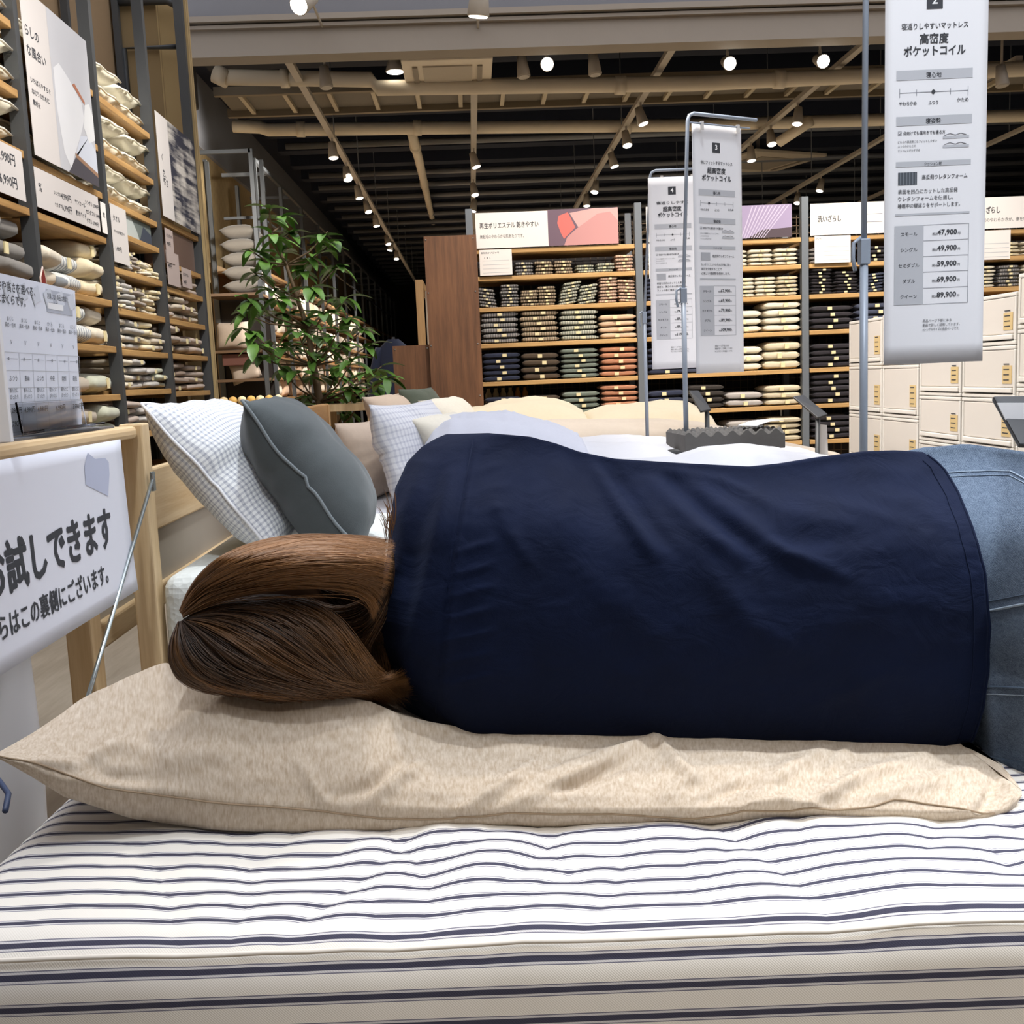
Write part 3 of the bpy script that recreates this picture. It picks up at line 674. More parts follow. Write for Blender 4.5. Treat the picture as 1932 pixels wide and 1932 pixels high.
F_navy = fabric('navy flannel', rgb(44, 50, 72)); F_brown = fabric('dark brown flannel', rgb(82, 68, 54)); F_green = fabric('grey green flannel', rgb(124, 134, 124)); F_terra = fabric('terracotta flannel', rgb(194, 136, 104)); F_blush = fabric('blush cotton', rgb(224, 192, 160))
F_white = fabric('white flannel', rgb(228, 220, 200)); F_creamw = fabric('cream flannel', rgb(214, 202, 174)); F_lgrey = fabric('light grey flannel', rgb(174, 168, 164)); F_black = fabric('charcoal black flannel', rgb(46, 42, 48)); F_slate = fabric('slate blue flannel', rgb(66, 72, 92)); F_darkb = fabric('black brown flannel', rgb(54, 48, 44))
def stack(j, zi, x, w, n, h, mat, cname, noun, col, tilt=0.0, d=0.30, seed=0, shape=2.7, lab_shelf=None):
    r = random.Random(seed + j * 50 + zi * 7 + int(x * 100)); z = BZ[zi] + 0.001
    shelf = lab_shelf or ['', 'top shelf', 'second shelf', 'third shelf', 'fourth shelf', 'fifth shelf', 'lowest shelf'][zi]
    name = 'folded_' + noun.split()[-1]
    for v in range(n):
        pr = goods_mesh('back' + noun, w, d, h, mat, v % 3, shape, True, name, 0.5 + 0.08 * ((v * 5 + seed) % 3 - 1), 0.10, 5)
        xo = x + w / 2 + tilt * v * h + r.uniform(-.006, .006)
        place_goods(pr, (BX[j] + xo, BY + d / 2 - 0.0 + r.uniform(0, .015), z + v * h * (1.0 - 0.02)), (0, -tilt * 0.6 if tilt else r.uniform(-.015, .015), r.uniform(-.03, .03)),
                    '%s folded %s, %s up in %s stack, %s of %s' % (cname, noun, ORD[v], ORD[col], shelf, BAYL[j]), 'folded clothes', 'folded %ss on the back shelving' % noun)
S_ = [('navy checked', K_navy), ('brown checked', K_brown), ('brown checked', K_brown), ('green checked', K_green), ('green checked', K_green), ('pink checked', K_pink)]
for c, (nm, m) in enumerate(S_): stack(0, 1, 0.28 + c * 0.128 + (0.012 if c > 2 else 0), 0.118, [4, 4, 4, 3, 3, 5][c], [.022, .022, .022, .018, .020, .022][c], m, nm, 'pouch', c, seed=c)
S_ = [('navy checked', K_navy), ('navy checked', K_navy), ('brown checked', K_brown), ('brown checked', K_brown), ('green checked', K_green), ('green checked', K_green), ('pink checked', K_pink), ('pink checked', K_pink)]
for c, (nm, m) in enumerate(S_): stack(0, 2, [0.045, 0.18, 0.305, 0.42, 0.555, 0.675, 0.82, 0.945][c], 0.118, [6, 7, 5, 6, 7, 6, 8, 7][c], 0.021, m, nm, 'pouch', c, tilt=[-.25, 0, 0, 0, .25, .22, 0.02, -.12][c], seed=c)
for c, (nm, m, n, h) in enumerate([('navy checked', K_navy, 6, .034), ('brown checked', K_brown, 6, .034), ('green checked', K_green, 6, .033), ('blush', F_blush, 4, .04)]): stack(0, 3, 0.045 + c * 0.257, 0.242, n, h, m, nm, 'shirt', c, seed=c)
for c, (nm, m, n, h) in enumerate([('navy', F_navy, 5, .038), ('dark brown', F_brown, 4, .045), ('grey green', F_green, 6, .033), ('terracotta', F_terra, 5, .040)]): stack(0, 4, 0.045 + c * 0.257, 0.242, n, h, m, nm, 'shirt', c, seed=c + 9)
for c, (nm, m, n, h) in enumerate([('navy', F_navy, 4, .034), ('dark brown', F_brown, 4, .034), ('grey green', F_green, 4, .038), ('terracotta', F_terra, 5, .037)]): stack(0, 5, 0.045 + c * 0.257, 0.242, n, h, m, nm, 'shirt', c, seed=c + 19)
# second bay (partly behind the banners)
for c in range(6):
    nm, m = [('navy', K_navy), ('grey', F_lgrey), ('white', F_white), ('white', F_white), ('white', F_white), ('white', F_white)][c]
    stack(1, 1, 0.06 + c * 0.165, 0.15, [4, 4, 3, 4, 4, 4][c], .028, m, nm, 'vest', c, seed=c)
for c in range(7):
    nm, m = [('dark slate', F_slate), ('navy checked', K_navy), ('white', F_white), ('white', F_white), ('white', F_white), ('white', F_white), ('cream', F_creamw)][c]
    stack(1, 2, 0.045 + c * 0.143, 0.135, [6, 6, 4, 5, 5, 5, 5][c], .026, m, nm, 'vest', c, seed=c)
for zi, S_ in [(3, [('slate', F_slate, 5, .036), ('dark', F_darkb, 5, .036), ('white', F_white, 3, .05), ('cream white', F_white, 4, .05)]), (4, [('navy', F_navy, 5, .036), ('slate', F_slate, 5, .036), ('white', F_white, 3, .055), ('cream', F_creamw, 3, .062)]),
               (5, [('navy', F_navy, 3, .045), ('dark brown', F_darkb, 4, .04), ('light grey', F_lgrey, 2, .05), ('cream', F_creamw, 3, .045)]), (6, [('navy', F_navy, 3, .045), ('dark brown', F_darkb, 3, .04), ('light grey', F_lgrey, 3, .05), ('cream', F_creamw, 4, .04)])]:
    for c, (nm, m, n, h) in enumerate(S_): stack(1, zi, 0.045 + c * 0.257, 0.242, n, h, m, nm, 'shirt', c, seed=c + zi)
# third bay
for c in range(4):
    nm, m = [('grey', F_lgrey), ('black', F_black), ('dark grey', F_darkb), ('dark slate', F_slate)][c]
    stack(2, 1, [0.04, 0.40, 0.56, 0.74][c], 0.14, 4, .026, m, nm, 'vest', c, seed=c)
for c in range(6):
    nm, m = [('black', F_black), ('black', F_black), ('slate', F_slate), ('slate', F_slate), ('grey', F_lgrey), ('grey', F_lgrey)][c]
    stack(2, 2, 0.045 + c * 0.165, 0.14, [8, 7, 6, 6, 5, 5][c], .021, m, nm, 'vest', c, tilt=[-.05, -.03, .15, .12, 0, 0][c], seed=c)
for zi in (3, 4, 5, 6):
    for c, (nm, m, n, h) in enumerate([('black', F_black, 4 if zi != 5 else 5, .04), ('slate', F_slate, 4, .042), ('grey', F_lgrey, 4, .042)]):
        if c == 2 and zi > 3: continue
        stack(2, zi, 0.045 + c * 0.30, 0.28, n, h, m, nm, 'shirt', c, seed=c + zi)
for c in range(6):
    stack(3, 1, 0.04 + c * 0.165, 0.14, 4, .024, F_creamw if c % 2 else F_white, 'cream' if c % 2 else 'white', 'vest', c, seed=c)
    stack(3, 2, 0.04 + c * 0.165, 0.14, 6, .024, [F_white, K_navy, F_white][c % 3], ['white', 'navy striped', 'white'][c % 3], 'vest', c, seed=c)
t = thing('jar_set', 'row of small glass jars behind the lowest navy shirts', 'jar set', (BX[0] + 0.05, BY + 0.36, BZ[5] + 0.0))
for k in range(6): MB().lathe([(0.02, 0), (0.022, 0.03), (0.022, 0.15), (0.012, 0.17), (0.012, 0.19)], (0.03 + k * 0.05, 0, 0), 10).build('jar', plain('jar amber' if k > 3 else 'jar cream', rgb(210, 150, 70) if k > 3 else rgb(206, 190, 150), .3), t, True)
o = MB().box((BX[1] + .985, BY + .1, BZ[2] + .002), (BX[1] + 1.05, BY + .3, BZ[2] + .13)).build('blue_pack', plain('blue pack', rgb(40, 110, 200), .4), bevel=.008); tag(o, 'bright blue pack at the right end of the white vests', 'pack')
# posters along the top
def back_sign(label, j, x0, x1, z0, z1, cat='sign', dy=-0.012): return sign('shelf_sign' if cat == 'sign' else 'photo_poster', label, (BX[j] + x0, BY + dy, z0), (1, 0, 0), (0, 0, 1), x1 - x0, z1 - z0, cat, group='signs along the back shelving')
t = back_sign('white header sign left of the pink blanket photo', 0, 0.04, 0.50, 1.75, 1.97)
letters(t, [('再生ポリエステル 乾きやすい', 0.025, 0.125, 0.04, dict(width=0.375, bold=0.012)), ('無起毛のやわらかな肌あたりです。', 0.025, 0.062, 0.026, dict(width=0.28, bold=0.0))])
t = back_sign('pink blanket photo poster on top of the left back bay', 0, 0.50, 0.95, 1.75, 1.975, 'poster')
flat(t, [(0, 0), (0.45, 0), (0.45, 0.225), (0, 0.225)], (106, 84, 98), 'photo_backdrop', .0004)
flat(t, [(0.10, 0.0), (0.45, 0.0), (0.45, 0.14), (0.40, 0.20), (0.32, 0.19), (0.18, 0.10), (0.12, 0.05)], (190, 136, 134), 'photo_blanket', .0008)
flat(t, [(0.14, 0.20), (0.30, 0.225), (0.40, 0.22), (0.45, 0.225), (0.45, 0.14), (0.34, 0.17), (0.20, 0.10)], (198, 158, 154), 'photo_blanket', .0007)
flat(t, [(0.06, 0.14), (0.07, 0.185), (0.13, 0.205), (0.175, 0.11), (0.10, 0.04), (0.08, 0.08)], (206, 106, 98), 'photo_fold', .0010)
t = back_sign('small white size chart hanging under the left header sign', 0, 0.055, 0.262, 1.58, 1.74, dy=-0.02)
bars(t, [(0.02, 0.09 - k * 0.025, 0.19, 0.092 - k * 0.025) for k in range(4)]); letters(t, [('あたたか パジャマ', 0.012, 0.135, 0.014), ('S   M   L', 0.03, 0.105, 0.012)])
t = back_sign('white header sign mostly hidden behind the fourth banner', 1, 0.05, 0.53, 1.75, 1.97)
letters(t, [('楽天 ふんわり', 0.05, 0.12, 0.045), ('ワッフル', 0.05, 0.06, 0.03)])
t = back_sign('white size sheet half hidden left of the fourth banner', 1, 0.06, 0.30, 1.52, 1.74, dy=-0.02); letters(t, [('サイズ', 0.03, 0.16, 0.02), ('S M L', 0.03, 0.1, 0.02)])
t = back_sign('purple grey ribbed cloth photo right of the third banner', 1, 0.50, 0.99, 1.75, 1.955, 'poster')
flat(t, [(0, 0), (0.49, 0), (0.49, 0.205), (0, 0.205)], (150, 136, 166), 'photo_backdrop', .0004)
flat(t, [(0.20, 0.0), (0.49, 0.0), (0.49, 0.06), (0.30, 0.05)], (72, 58, 66), 'photo_shadow', .0008)
for k in range(10): flat(t, [(0.16 + k * .016, 0.0), (0.165 + k * .016, 0.0), (0.24 + k * .026, 0.2), (0.232 + k * .026, 0.2)], (186, 176, 198), 'photo_rib', .001 + k * 1e-5)
t = back_sign('wide white header sign of the third back bay', 2, 0.03, 1.05, 1.752, 1.95)
letters(t, [('洗いざらし', 0.05, 0.085, 0.045, dict(width=0.15, bold=.02))]); bars(t, [(0.34, 0.12, 0.47, 0.124), (0.34, 0.07, 0.47, 0.074), (0.50, 0.02, 0.54, 0.024), (0.50, 0.14, 0.55, 0.15)], M_inkl)
t = back_sign('small white size chart under the third bay header', 2, 0.055, 0.29, 1.575, 1.745, dy=-0.02)
bars(t, [(0.06, 0.10 - k * 0.028, 0.225, 0.103 - k * 0.028) for k in range(4)]); letters(t, [('メンズ', 0.01, 0.15, 0.012)])
t = back_sign('wide white header sign right of the second banner', 3, 0.02, 1.05, 1.752, 1.95)
letters(t, [('洗いざらし', 0.012, 0.10, 0.045, dict(width=0.16, bold=.02)), ('日本産のやわらかさが、体を包み', 0.012, 0.045, 0.028, dict(width=0.36, bold=0.0))])
t = back_sign('small white size chart right of the second banner', 3, 0.03, 0.26, 1.555, 1.74, dy=-0.02)
bars(t, [(0.06, 0.10 - k * 0.028, 0.22, 0.103 - k * 0.028) for k in range(4)])

# ================================================================== WALNUT PIECES
M_wal = wood('walnut', rgb(86, 57, 38), rgb(126, 86, 57), 'Z', 9)
M_screw = plain('steel screw', rgb(200, 200, 196), .3, .8)
a = P(817, 790, 6.45); c = P(889, 443, 6.45)
t = thing('walnut_bookcase', 'tall walnut panel of a bookcase standing left of the back shelving', 'bookcase', (a[0], 6.45, 0))
W = c[0] - a[0] + 0.03
MB().box((0, 0, 0), (W, 0.02, c[2])).build('back_panel', M_wal, t)
MB().box((0, 0.02, 0), (0.02, 0.42, c[2])).build('side_panel', M_wal, t); MB().box((W - .02, 0.02, 0), (W, 0.42, c[2])).build('side_panel', M_wal, t)
MB().box((0.02, 0.02, c[2] - .02), (W - .02, 0.42, c[2])).build('top_panel', M_wal, t)
for k in range(5):
    for xx in (0.012, W - 0.02): MB().lathe([(0.005, 0), (0.004, 0.003)], (xx, -0.001, c[2] - 0.02 - k * 0.32), 8, 0, (0, -1, 0)).build('screw', M_screw, t)
a2 = P(748, 790, 6.5); c2 = P(818, 650, 6.5)
t = thing('walnut_cabinet', 'low walnut cabinet standing left of the tall walnut panel', 'cabinet', (a2[0], 6.5, 0)); W2 = c2[0] - a2[0] - .02
MB().box((0, 0, 0), (W2, 0.02, c2[2])).build('back_panel', M_wal, t); MB().box((0, 0.02, 0), (.02, 0.42, c2[2])).build('side_panel', M_wal, t); MB().box((.02, 0.02, c2[2] - .02), (W2, 0.42, c2[2])).build('top_panel', M_wal, t)
for xx in (0.015, W2 - 0.02): MB().lathe([(0.005, 0), (0.004, 0.003)], (xx, -0.001, c2[2] - 0.02), 8, 0, (0, -1, 0)).build('screw', M_screw, t)
# oak open shelf behind the low cabinet
q = P(783, 528, 7.6); q2 = P(783, 650, 7.6)
t = thing('oak_rack', 'pale oak open rack rising behind the low walnut cabinet', 'rack', (q[0], 7.6, 0))
M_oak = wood('oak', rgb(176, 132, 84), rgb(206, 164, 112), 'Z', 8)
MB().box((0, 0, 0), (0.055, 0.03, q[2])).build('upright', M_oak, t); MB().box((0.02, 0.03, q[2] - .05), (0.055, 1.2, q[2])).build('top_rail', M_oak, t)
MB().box((0.02, 1.17, 0), (0.055, 1.2, q[2])).build('upright', M_oak, t); MB().box((0.02, 0.03, 1.08), (0.055, 1.2, 1.12)).build('shelf_board', M_oak, t)
for k in range(2):
    o = MB().box((q[0] + 0.05, 8.0 + k * .35, 1.2), (q[0] + 0.09, 8.25 + k * .35, q[2] - .048)).build('hanging_cloth', plain('beige cloth', rgb(206, 190, 168), .9), bevel=.01); tag(o, ['beige cloth hanging in the oak rack, nearer one', 'beige cloth hanging in the oak rack, farther one'][k], 'cloth', 'cloths in the oak rack')
# navy coat
ct = P(742, 640, 9.5); t = thing('navy_coat', 'dark navy coat on a stand just left of the low walnut cabinet', 'coat', (ct[0], 9.5, 0))
def coat(a, b_):
    z = ct[2] - b_ * 0.75; th = a * 2 * math.pi; s = [0.05, 0.10, 0.13, 0.13, 0.14, 0.15, 0.16][min(6, int(b_ * 6))]; s = interp(b_, [(0, .05), (.12, .15), (.5, .15), (1, .19)])
    return (math.cos(th) * s, math.sin(th) * s * 0.55, z)
MB().grid(coat, 18, 10).build('coat_body', F_navy, t, True)
for s in (-1, 1): MB().tube([(s * .12, 0, ct[2] - .08), (s * .19, -.02, ct[2] - .3), (s * .20, -.05, ct[2] - .55)], [.05, .045, .04], 10).build('sleeve', F_navy, t, True)
MB().tube([(0, 0, 0), (0, 0, ct[2] + .02)], .015, 8).build('stand', M_steel, t)

# ================================================================== FAR LEFT WALL: row of tall framed shelving
FX = -2.36
t0 = None; FH = 3.55
GREYC = fabric('dark grey linen', rgb(98, 92, 84)); CUSHW = fabric('white cushion', rgb(214, 200, 178)); CUSHP = fabric('peach cushion', rgb(214, 178, 146)); CUSHG = fabric('grey beige cushion', rgb(164, 148, 132))
M_shelf_far = wood('far shelf oak', rgb(130, 96, 60), rgb(164, 126, 84), 'Y')
for k in range(13):
    if t0 is None:
        t = thing('tall_shelving', '', 'shelving', (FX, 12.3, 0), 'tall framed shelving far along the left wall'); t0 = t
        for yy in (0, 1.6):
            MB().box((-0.04, yy - .02, 0), (0, yy + .02, FH)).build('upright', M_steel, t); MB().box((-0.6, yy - .02, 0), (-.56, yy + .02, FH)).build('upright', M_steel, t)
        MB().box((-0.04, 0, FH - .04), (0, 1.6, FH)).build('top_bar', M_steel, t); MB().box((-0.58, 0.78, FH - .04), (0, .82, FH)).build('top_bar', M_steel, t)
        MB().box((-0.03, 0, 2.9), (0, 1.6, 2.92)).build('top_bar', M_steel, t)
        for z in (0.55, .8, 1.05, 1.3, 1.6, 1.95, 2.3): MB().box((-.58, 0.02, z - .03), (-.005, 1.58, z)).build('shelf_board', M_shelf_far, t)
        MB().box((-.62, 0, 0), (-.6, 1.6, 2.4)).build('back_panel', M_beige_wall, t)
    else: t = copy_tree(t0, (FX, 12.3 + k * 1.64, 0))
    tag(t, 'tall dark framed shelving along the far left wall, %s bay beyond the plant' % (ORD + ['thirteenth'])[k])
CU = {}
def cushion_proto(mat, name, w=.42, h=.42, th=.14):
    if (mat.name, name) not in CU:
        o = pillow_mb(w, h, th, 7, 10).build(name, mat, smooth_=True, weld=True); o['_used'] = 0; CU[(mat.name, name)] = o
    return CU[(mat.name, name)]
# cushions on the far left shelving
rr = random.Random(11)
SHN = {1.05: 'waist-high shelf', 1.3: 'second shelf up', 1.6: 'third shelf up', 1.95: 'upper shelf', 0.8: 'low shelf'}
for k in range(7):
    for z, nm in SHN.items():
        for c in range(3):
            mat, cn = [(CUSHW, 'cream white'), (CUSHW, 'cream white'), (CUSHP, 'peach'), (CUSHG, 'grey beige')][rr.randrange(4)]
            hh = 0.33 if z == 1.95 else 0.26
            pr = cushion_proto(mat, 'shelf_cushion', .46, hh, .16)
            o = pr if pr['_used'] == 0 else copy_tree(pr); pr['_used'] = 1
            o.matrix_world = frame_matrix((FX - 0.13, 12.3 + k * 1.64 + 0.3 + c * .5, z + hh / 2 - 0.005), (0, 1, rr.uniform(-.06, .06)), (-0.18, 0, 1))
            tag(o, '%s cushion, %s in its row, %s, %s far left bay' % (cn, ['nearest', 'middle', 'farthest'][c], nm, ORD[k]), 'cushion', 'cushions on the far left shelving')
# cushion rack seen from its end, left of the plant
xa = float(P(397, 700, 11.6)[0]); xb = float(P(502, 700, 11.6)[0]); zt = float(P(450, 281, 11.6)[2])
t = thing('cushion_rack', 'dark framed rack of grey cushions seen between the shelving and the plant', 'rack', (xa, 11.6, 0)); L = xb - xa
for xx in (0, L): MB().box((xx - .022, 0, 0), (xx + .022, .04, zt)).build('upright', M_steel, t); MB().box((xx - .022, .56, 0), (xx + .022, .6, zt)).build('upright', M_steel, t)
MB().box((0, 0, zt - .04), (L, .04, zt)).build('top_bar', M_steel, t); MB().box((.15, .56, zt - .65), (L, .6, zt - .62)).build('top_bar', M_steel, t)
zs = [float(P(450, y, 11.6)[2]) for y in (552, 660, 715)]
for z in zs: MB().box((0.02, 0.02, z - .03), (L - .02, .58, z)).build('shelf_board', wood('dark oak', rgb(80, 60, 42), rgb(106, 80, 54), 'X'), t)
MB().box((.02, .585, 0), (L - .02, .6, zs[0] - .02)).build('back_panel', plain('very dark brown', rgb(40, 34, 30), .9), t)  # rack back in one even dark brown
for k in range(5):
    o = pillow_mb(.40, .5, .17, 20 + k, 10).build('stacked_cushion', GREYC, smooth_=True, weld=True); o.location = (xb - .22, 11.9, zs[0] + .075 + k * .15)
    tag(o, 'dark grey linen cushion, %s from the bottom of the stack left of plant' % ORD[k], 'cushion', 'stacked grey cushions')
o = pillow_mb(.36, .32, .18, 31, 10).build('beige_cushion', CUSHG, smooth_=True, weld=True); place(o, (xa + .24, 11.75, zs[1] + .16), (1, 0, 0), (0, .2, 1)); tag(o, 'beige striped cushion standing on the middle board of the cushion rack', 'cushion')
o = MB().box((xa + .12, 11.68, zs[1] - .17), (xa + .42, 12.0, zs[1] - .04)).build('red_brown_box', plain('red brown', rgb(92, 56, 46), .8), bevel=.01); tag(o, 'dark red brown box under the beige cushion board', 'box')
o = pillow_mb(.34, .3, .12, 33, 10).build('folded_cushion', CUSHG, smooth_=True, weld=True); place(o, (xa + .34, 11.8, zs[2] + .1), (1, 0, .3), (0, .5, 1)); tag(o, 'grey beige cushion lying tilted on the lowest board of the cushion rack', 'cushion')
for k in range(16):
    o = MB().lathe([(0.01, -.05), (.04, -.035), (.052, 0), (.04, .035), (.01, .05)], n=10).build('yarn_ball', [plain('mustard yarn', rgb(190, 152, 84), .9), plain('cream yarn', rgb(206, 188, 150), .9)][k % 2], smooth_=True)
    o.location = (xa + .05 + (k % 8) * .10, 11.5 - .02 * (k // 8), zs[2] - .33 + (k // 8) * .09); tag(o, '%s ball, %s from left in the %s row below cushion rack' % (['mustard', 'cream'][k % 2], ORD[k % 8], ['lower', 'upper'][k // 8]), 'ball', 'yarn-like balls below the cushion rack')
o = MB().box((xa, 11.35, 0), (xa + .85, 11.65, zs[2] - .385)).build('ball_bin', wood('dark oak', rgb(80, 60, 42), rgb(106, 80, 54), 'X')); tag(o, 'dark wooden bin top carrying the small balls below the cushion rack', 'bin')

# ================================================================== PLANT
PYD = 6.1
def leaf_mat():
    t = NT('leaf green'); f = t.noise(t.coord(), 9.0, 2); 
    m = t.set(t.mix(f, rgb(44, 78, 32), rgb(104, 146, 60)), 0.35); return m
M_leaf = leaf_mat(); M_bark = plain('bark', rgb(92, 74, 52), .8, 0, .2, 20)
base = P(628, 900, PYD)
t = thing('potted_tree', 'leafy green potted tree standing behind the beds before the far shelving', 'plant', (base[0], PYD, 0))
O3 = Vector((base[0], PYD, 0)); rp = random.Random(8)
def loc(px, py, dy=0): return Vector(P(px, py, PYD + dy)) - O3
MB().lathe([(0.10, 0.02), (0.16, 0.0), (0.19, 0.34), (0.20, 0.36), (0.17, 0.36), (0.16, 0.30)], n=20).build('pot', plain('grey pot', rgb(120, 116, 110), .8), t, True)
trunk = [Vector((0, 0, .3)), loc(622, 820), loc(603, 760), loc(592, 690), loc(580, 620), loc(560, 560), loc(540, 500), loc(512, 440), loc(508, 400)]
MB().tube(trunk, [.028, .026, .024, .02, .015, .012, .01, .007, .004], 8).build('trunk', M_bark, t, True)
clusters = [(508, 392, 0), (535, 405, .1), (512, 440, -.1), (545, 440, .1), (618, 437, 0), (632, 455, .1), (600, 480, 0), (470, 470, -.1), (488, 490, 0), (530, 470, .1), (575, 500, .1), (640, 500, .1), (590, 540, -.1), (480, 515, .1), (500, 545, 0),
            (463, 562, -.1), (446, 585, 0), (480, 590, .1), (455, 618, -.1), (535, 590, .1), (570, 590, 0), (625, 560, .2), (655, 560, .1), (660, 600, .2), (600, 620, .1), (480, 650, -.1), (508, 640, 0), (470, 668, 0), (545, 650, .1), (575, 660, 0),
            (620, 650, .1), (650, 640, .2), (690, 615, .2), (700, 650, .1), (560, 700, 0), (525, 690, .1), (600, 700, .1), (640, 690, 0), (665, 680, -.1), (690, 700, .1), (722, 690, 0), (742, 710, -.1), (715, 725, .1), (670, 730, 0), (630, 740, .1), (575, 745, .1),
            (540, 760, 0), (650, 770, .1), (690, 745, .1), (585, 780, .2), (612, 590, -.2), (560, 620, -.2), (640, 620, -.1), (520, 560, -.1)]
br = MB(); fo = MB()
def leaf(mb, c, d, up, L, W):
    d = d.normalized(); s = d.cross(up).normalized(); u = s.cross(d).normalized(); vs = []; fs = []
    for i in range(6):
        q = i / 5; wd = W * (math.sin(math.pi * min(1, q * .92 + .04)) ** .8) * (1 - .25 * q); dr = -0.35 * L * q * q
        p = c + d * (q * L) + u * dr
        vs += [p - s * wd + u * wd * .35, p, p + s * wd + u * wd * .35]
    for i in range(5):
        a = i * 3; fs += [(a, a + 1, a + 4, a + 3), (a + 1, a + 2, a + 5, a + 4)]
    mb.add(vs, fs)
for (px, py, dy) in clusters:
    c = loc(px, py, dy * 2.2 + rp.uniform(-.15, .15))
    tp = min(trunk[1:], key=lambda q: (q - c).length + max(0, q.z - c.z + .05) * 3)
    mid = tp.lerp(c, .55) + Vector((0, 0, -.03)); br.tube([tp, mid, c], [.007, .005, .003], 6)
    for k in range(rp.randint(6, 8)):
        a = k * 2.4 + rp.uniform(-.4, .4); el = rp.uniform(-.5, .5)
        d = Vector((math.cos(a), math.sin(a), el)); back = (tp - c).normalized() * rp.uniform(0, .09)
        leaf(fo, c + back, d, Vector((0, 0, 1)), rp.uniform(.10, .155), rp.uniform(.027, .040))
br.build('branches', M_bark, t, True); fo.build('foliage', M_leaf, t, True)

# ================================================================== BEDS BEHIND
def duvet(name, label, sil, Ymid, Y0, Y1, zbase, mat, seed, cat='duvet', power=3.0, wr=0.012, group='duvets on the display beds', seersucker=0.0, xpow=4):
    """puffy cover: sil = outline of its crest in the picture at depth Ymid"""
    pts = [P(px, py, Ymid) for px, py in sil]; xs = [p[0] for p in pts]; zs_ = [p[2] for p in pts]
    mb = MB(); hw = (Y1 - Y0) / 2; yc = (Y0 + Y1) / 2; off = Vector((seed * 3.1, seed * 1.7, 0))
    def fn(a, b_):
        x = xs[0] + (xs[-1] - xs[0]) * a; v = b_ * 2 - 1; v = math.sin(v * math.pi / 2)
        zt_ = float(np.interp(x, xs, zs_)); e = max(0.0, 1 - abs(v) ** power) ** .5
        n1 = noise.noise(Vector((x * 2.2 + v * 1.2, v * 2.4, 0)) + off); n2 = 1 - abs(noise.noise(Vector((x * 5 + v * 3, v * 2.0 - x, 2)) + off)) * 2
        ed = min(1, min(a, 1 - a) * 12); ss = seersucker * noise.noise(Vector((x * 45, v * hw * 45, 0)))
        z = zbase + (zt_ - zbase) * e * (ed ** .5) + (wr * 1.2 * n1 + wr * n2 + ss) * e
        return (x + .02 * n1 * (1 - ed), yc + v * hw + .03 * n1, max(zbase, z))
    n = 70 if seersucker else 56
    mb.grid(fn, n, n // 2 + 8, uv=lambda a, b_: (a * (xs[-1] - xs[0]), b_ * hw * 2))
    o = mb.build(name, mat, smooth_=True); tag(o, label, cat, group)
    MB().box((xs[0] + .03, Y0 + .04, zbase - .002), (xs[-1] - .03, Y1 - .04, zbase + .01)).build('underside', mat, o)
    return o
M_linwhite = fabric('white duvet cotton', rgb(208, 209, 215), .04); M_lav = fabric('lavender seersucker', rgb(208, 211, 224), .05, 90, .9); M_creamd = fabric('cream duvet cotton', rgb(228, 214, 184), .05); M_beiged = fabric('beige duvet cotton', rgb(214, 200, 182), .05)
def mattress_mb(x0, x1, y0, y1, z0, z1): return MB().box((x0, y0, z0), (x1, y1, z1))
# bed beyond the person
HB = -0.87
t = thing('pine_bed', 'pine bed with plank headboard just beyond the lying person', 'bed', (0, 0, 0))
MB().box((HB, 2.20, .57), (HB + .025, 3.62, .735)).build('headboard_plank', M_pine_y, t, bevel=.006)
MB().box((HB, 2.20, .37), (HB + .03, 3.62, .43)).build('headboard_rail', M_pine_y, t, bevel=.006)
MB().box((HB + .006, 2.20, .43), (HB + .014, 3.62, .57)).build('gap_panel', plain('grey beige panel', rgb(176, 166, 150), .8), t)  # added panel closing the gap where the floor would show
for yy in (2.17, 3.63): MB().box((HB - .01, yy - .03, 0), (HB + .045, yy + .03, .74)).build('post', M_pine, t, bevel=.004)
for yy in (2.2, 3.12): MB().box((HB + .03, yy, .20), (1.32, yy + .03, .27)).build('side_rail', wood('pine along bed', rgb(196, 158, 108), rgb(226, 194, 146), 'X', 14), t)
for yy in (2.2, 3.12): MB().box((1.28, yy, 0), (1.32, yy + .04, .27)).build('leg', M_pine, t)
def quilted():
    t = NT('quilted white cotton'); c = t.coord(); v = t.n('ShaderNodeTexVoronoi'); v.inputs['Scale'].default_value = 60; t.l(c, v.inputs['Vector']); t.bump(v.outputs['Distance'], .6, .004)
    return t.set(rgb(222, 226, 222), .9)
M_quilt = quilted()
MBX = float(P(306, 1170, 2.20)[0]); MBZ = float(P(330, 1078, 2.26)[2])
o = MB().box((MBX, 2.20, .272), (1.28, 3.15, MBZ)).build('mattress', M_quilt, bevel=.04); o.modifiers['bevel'].segments = 5; tag(o, 'white quilted mattress on the pine bed just beyond the head', 'mattress')
# pillows leaning on its headboard
def lean_pillow(name, label, top, bot, Y, w, th, mat, seed, group, pinch=.07, wr=.008, piping=None, xd=(0, 1, 0), hmul=1.0, n=28, pr=.004):
    a = Vector(P(*top, Y)); b_ = Vector(P(*bot, Y)); yd = (a - b_); h = yd.length * hmul; xdv = Vector(xd).normalized()
    cen = (a + b_) / 2 + xdv * (w / 2)
    o = pillow_mb(w, h, th, seed, n, pinch, wr).build(name, mat, smooth_=True, weld=True)
    if piping: pillow_seam(w, h, th, seed, pinch, wr, pr, piping, o)
    place(o, cen, xdv, yd); tag(o, label, 'pillow', group); return o
M_ging = striped_uv('grey gingham', rgb(243, 245, 245), rgb(172, 176, 188), 0, .0115, .42, (.0115, .42)); M_char = fabric('charcoal linen', rgb(74, 80, 82), .12, 40, .35); M_charp = fabric('faded charcoal edge', rgb(120, 128, 132))
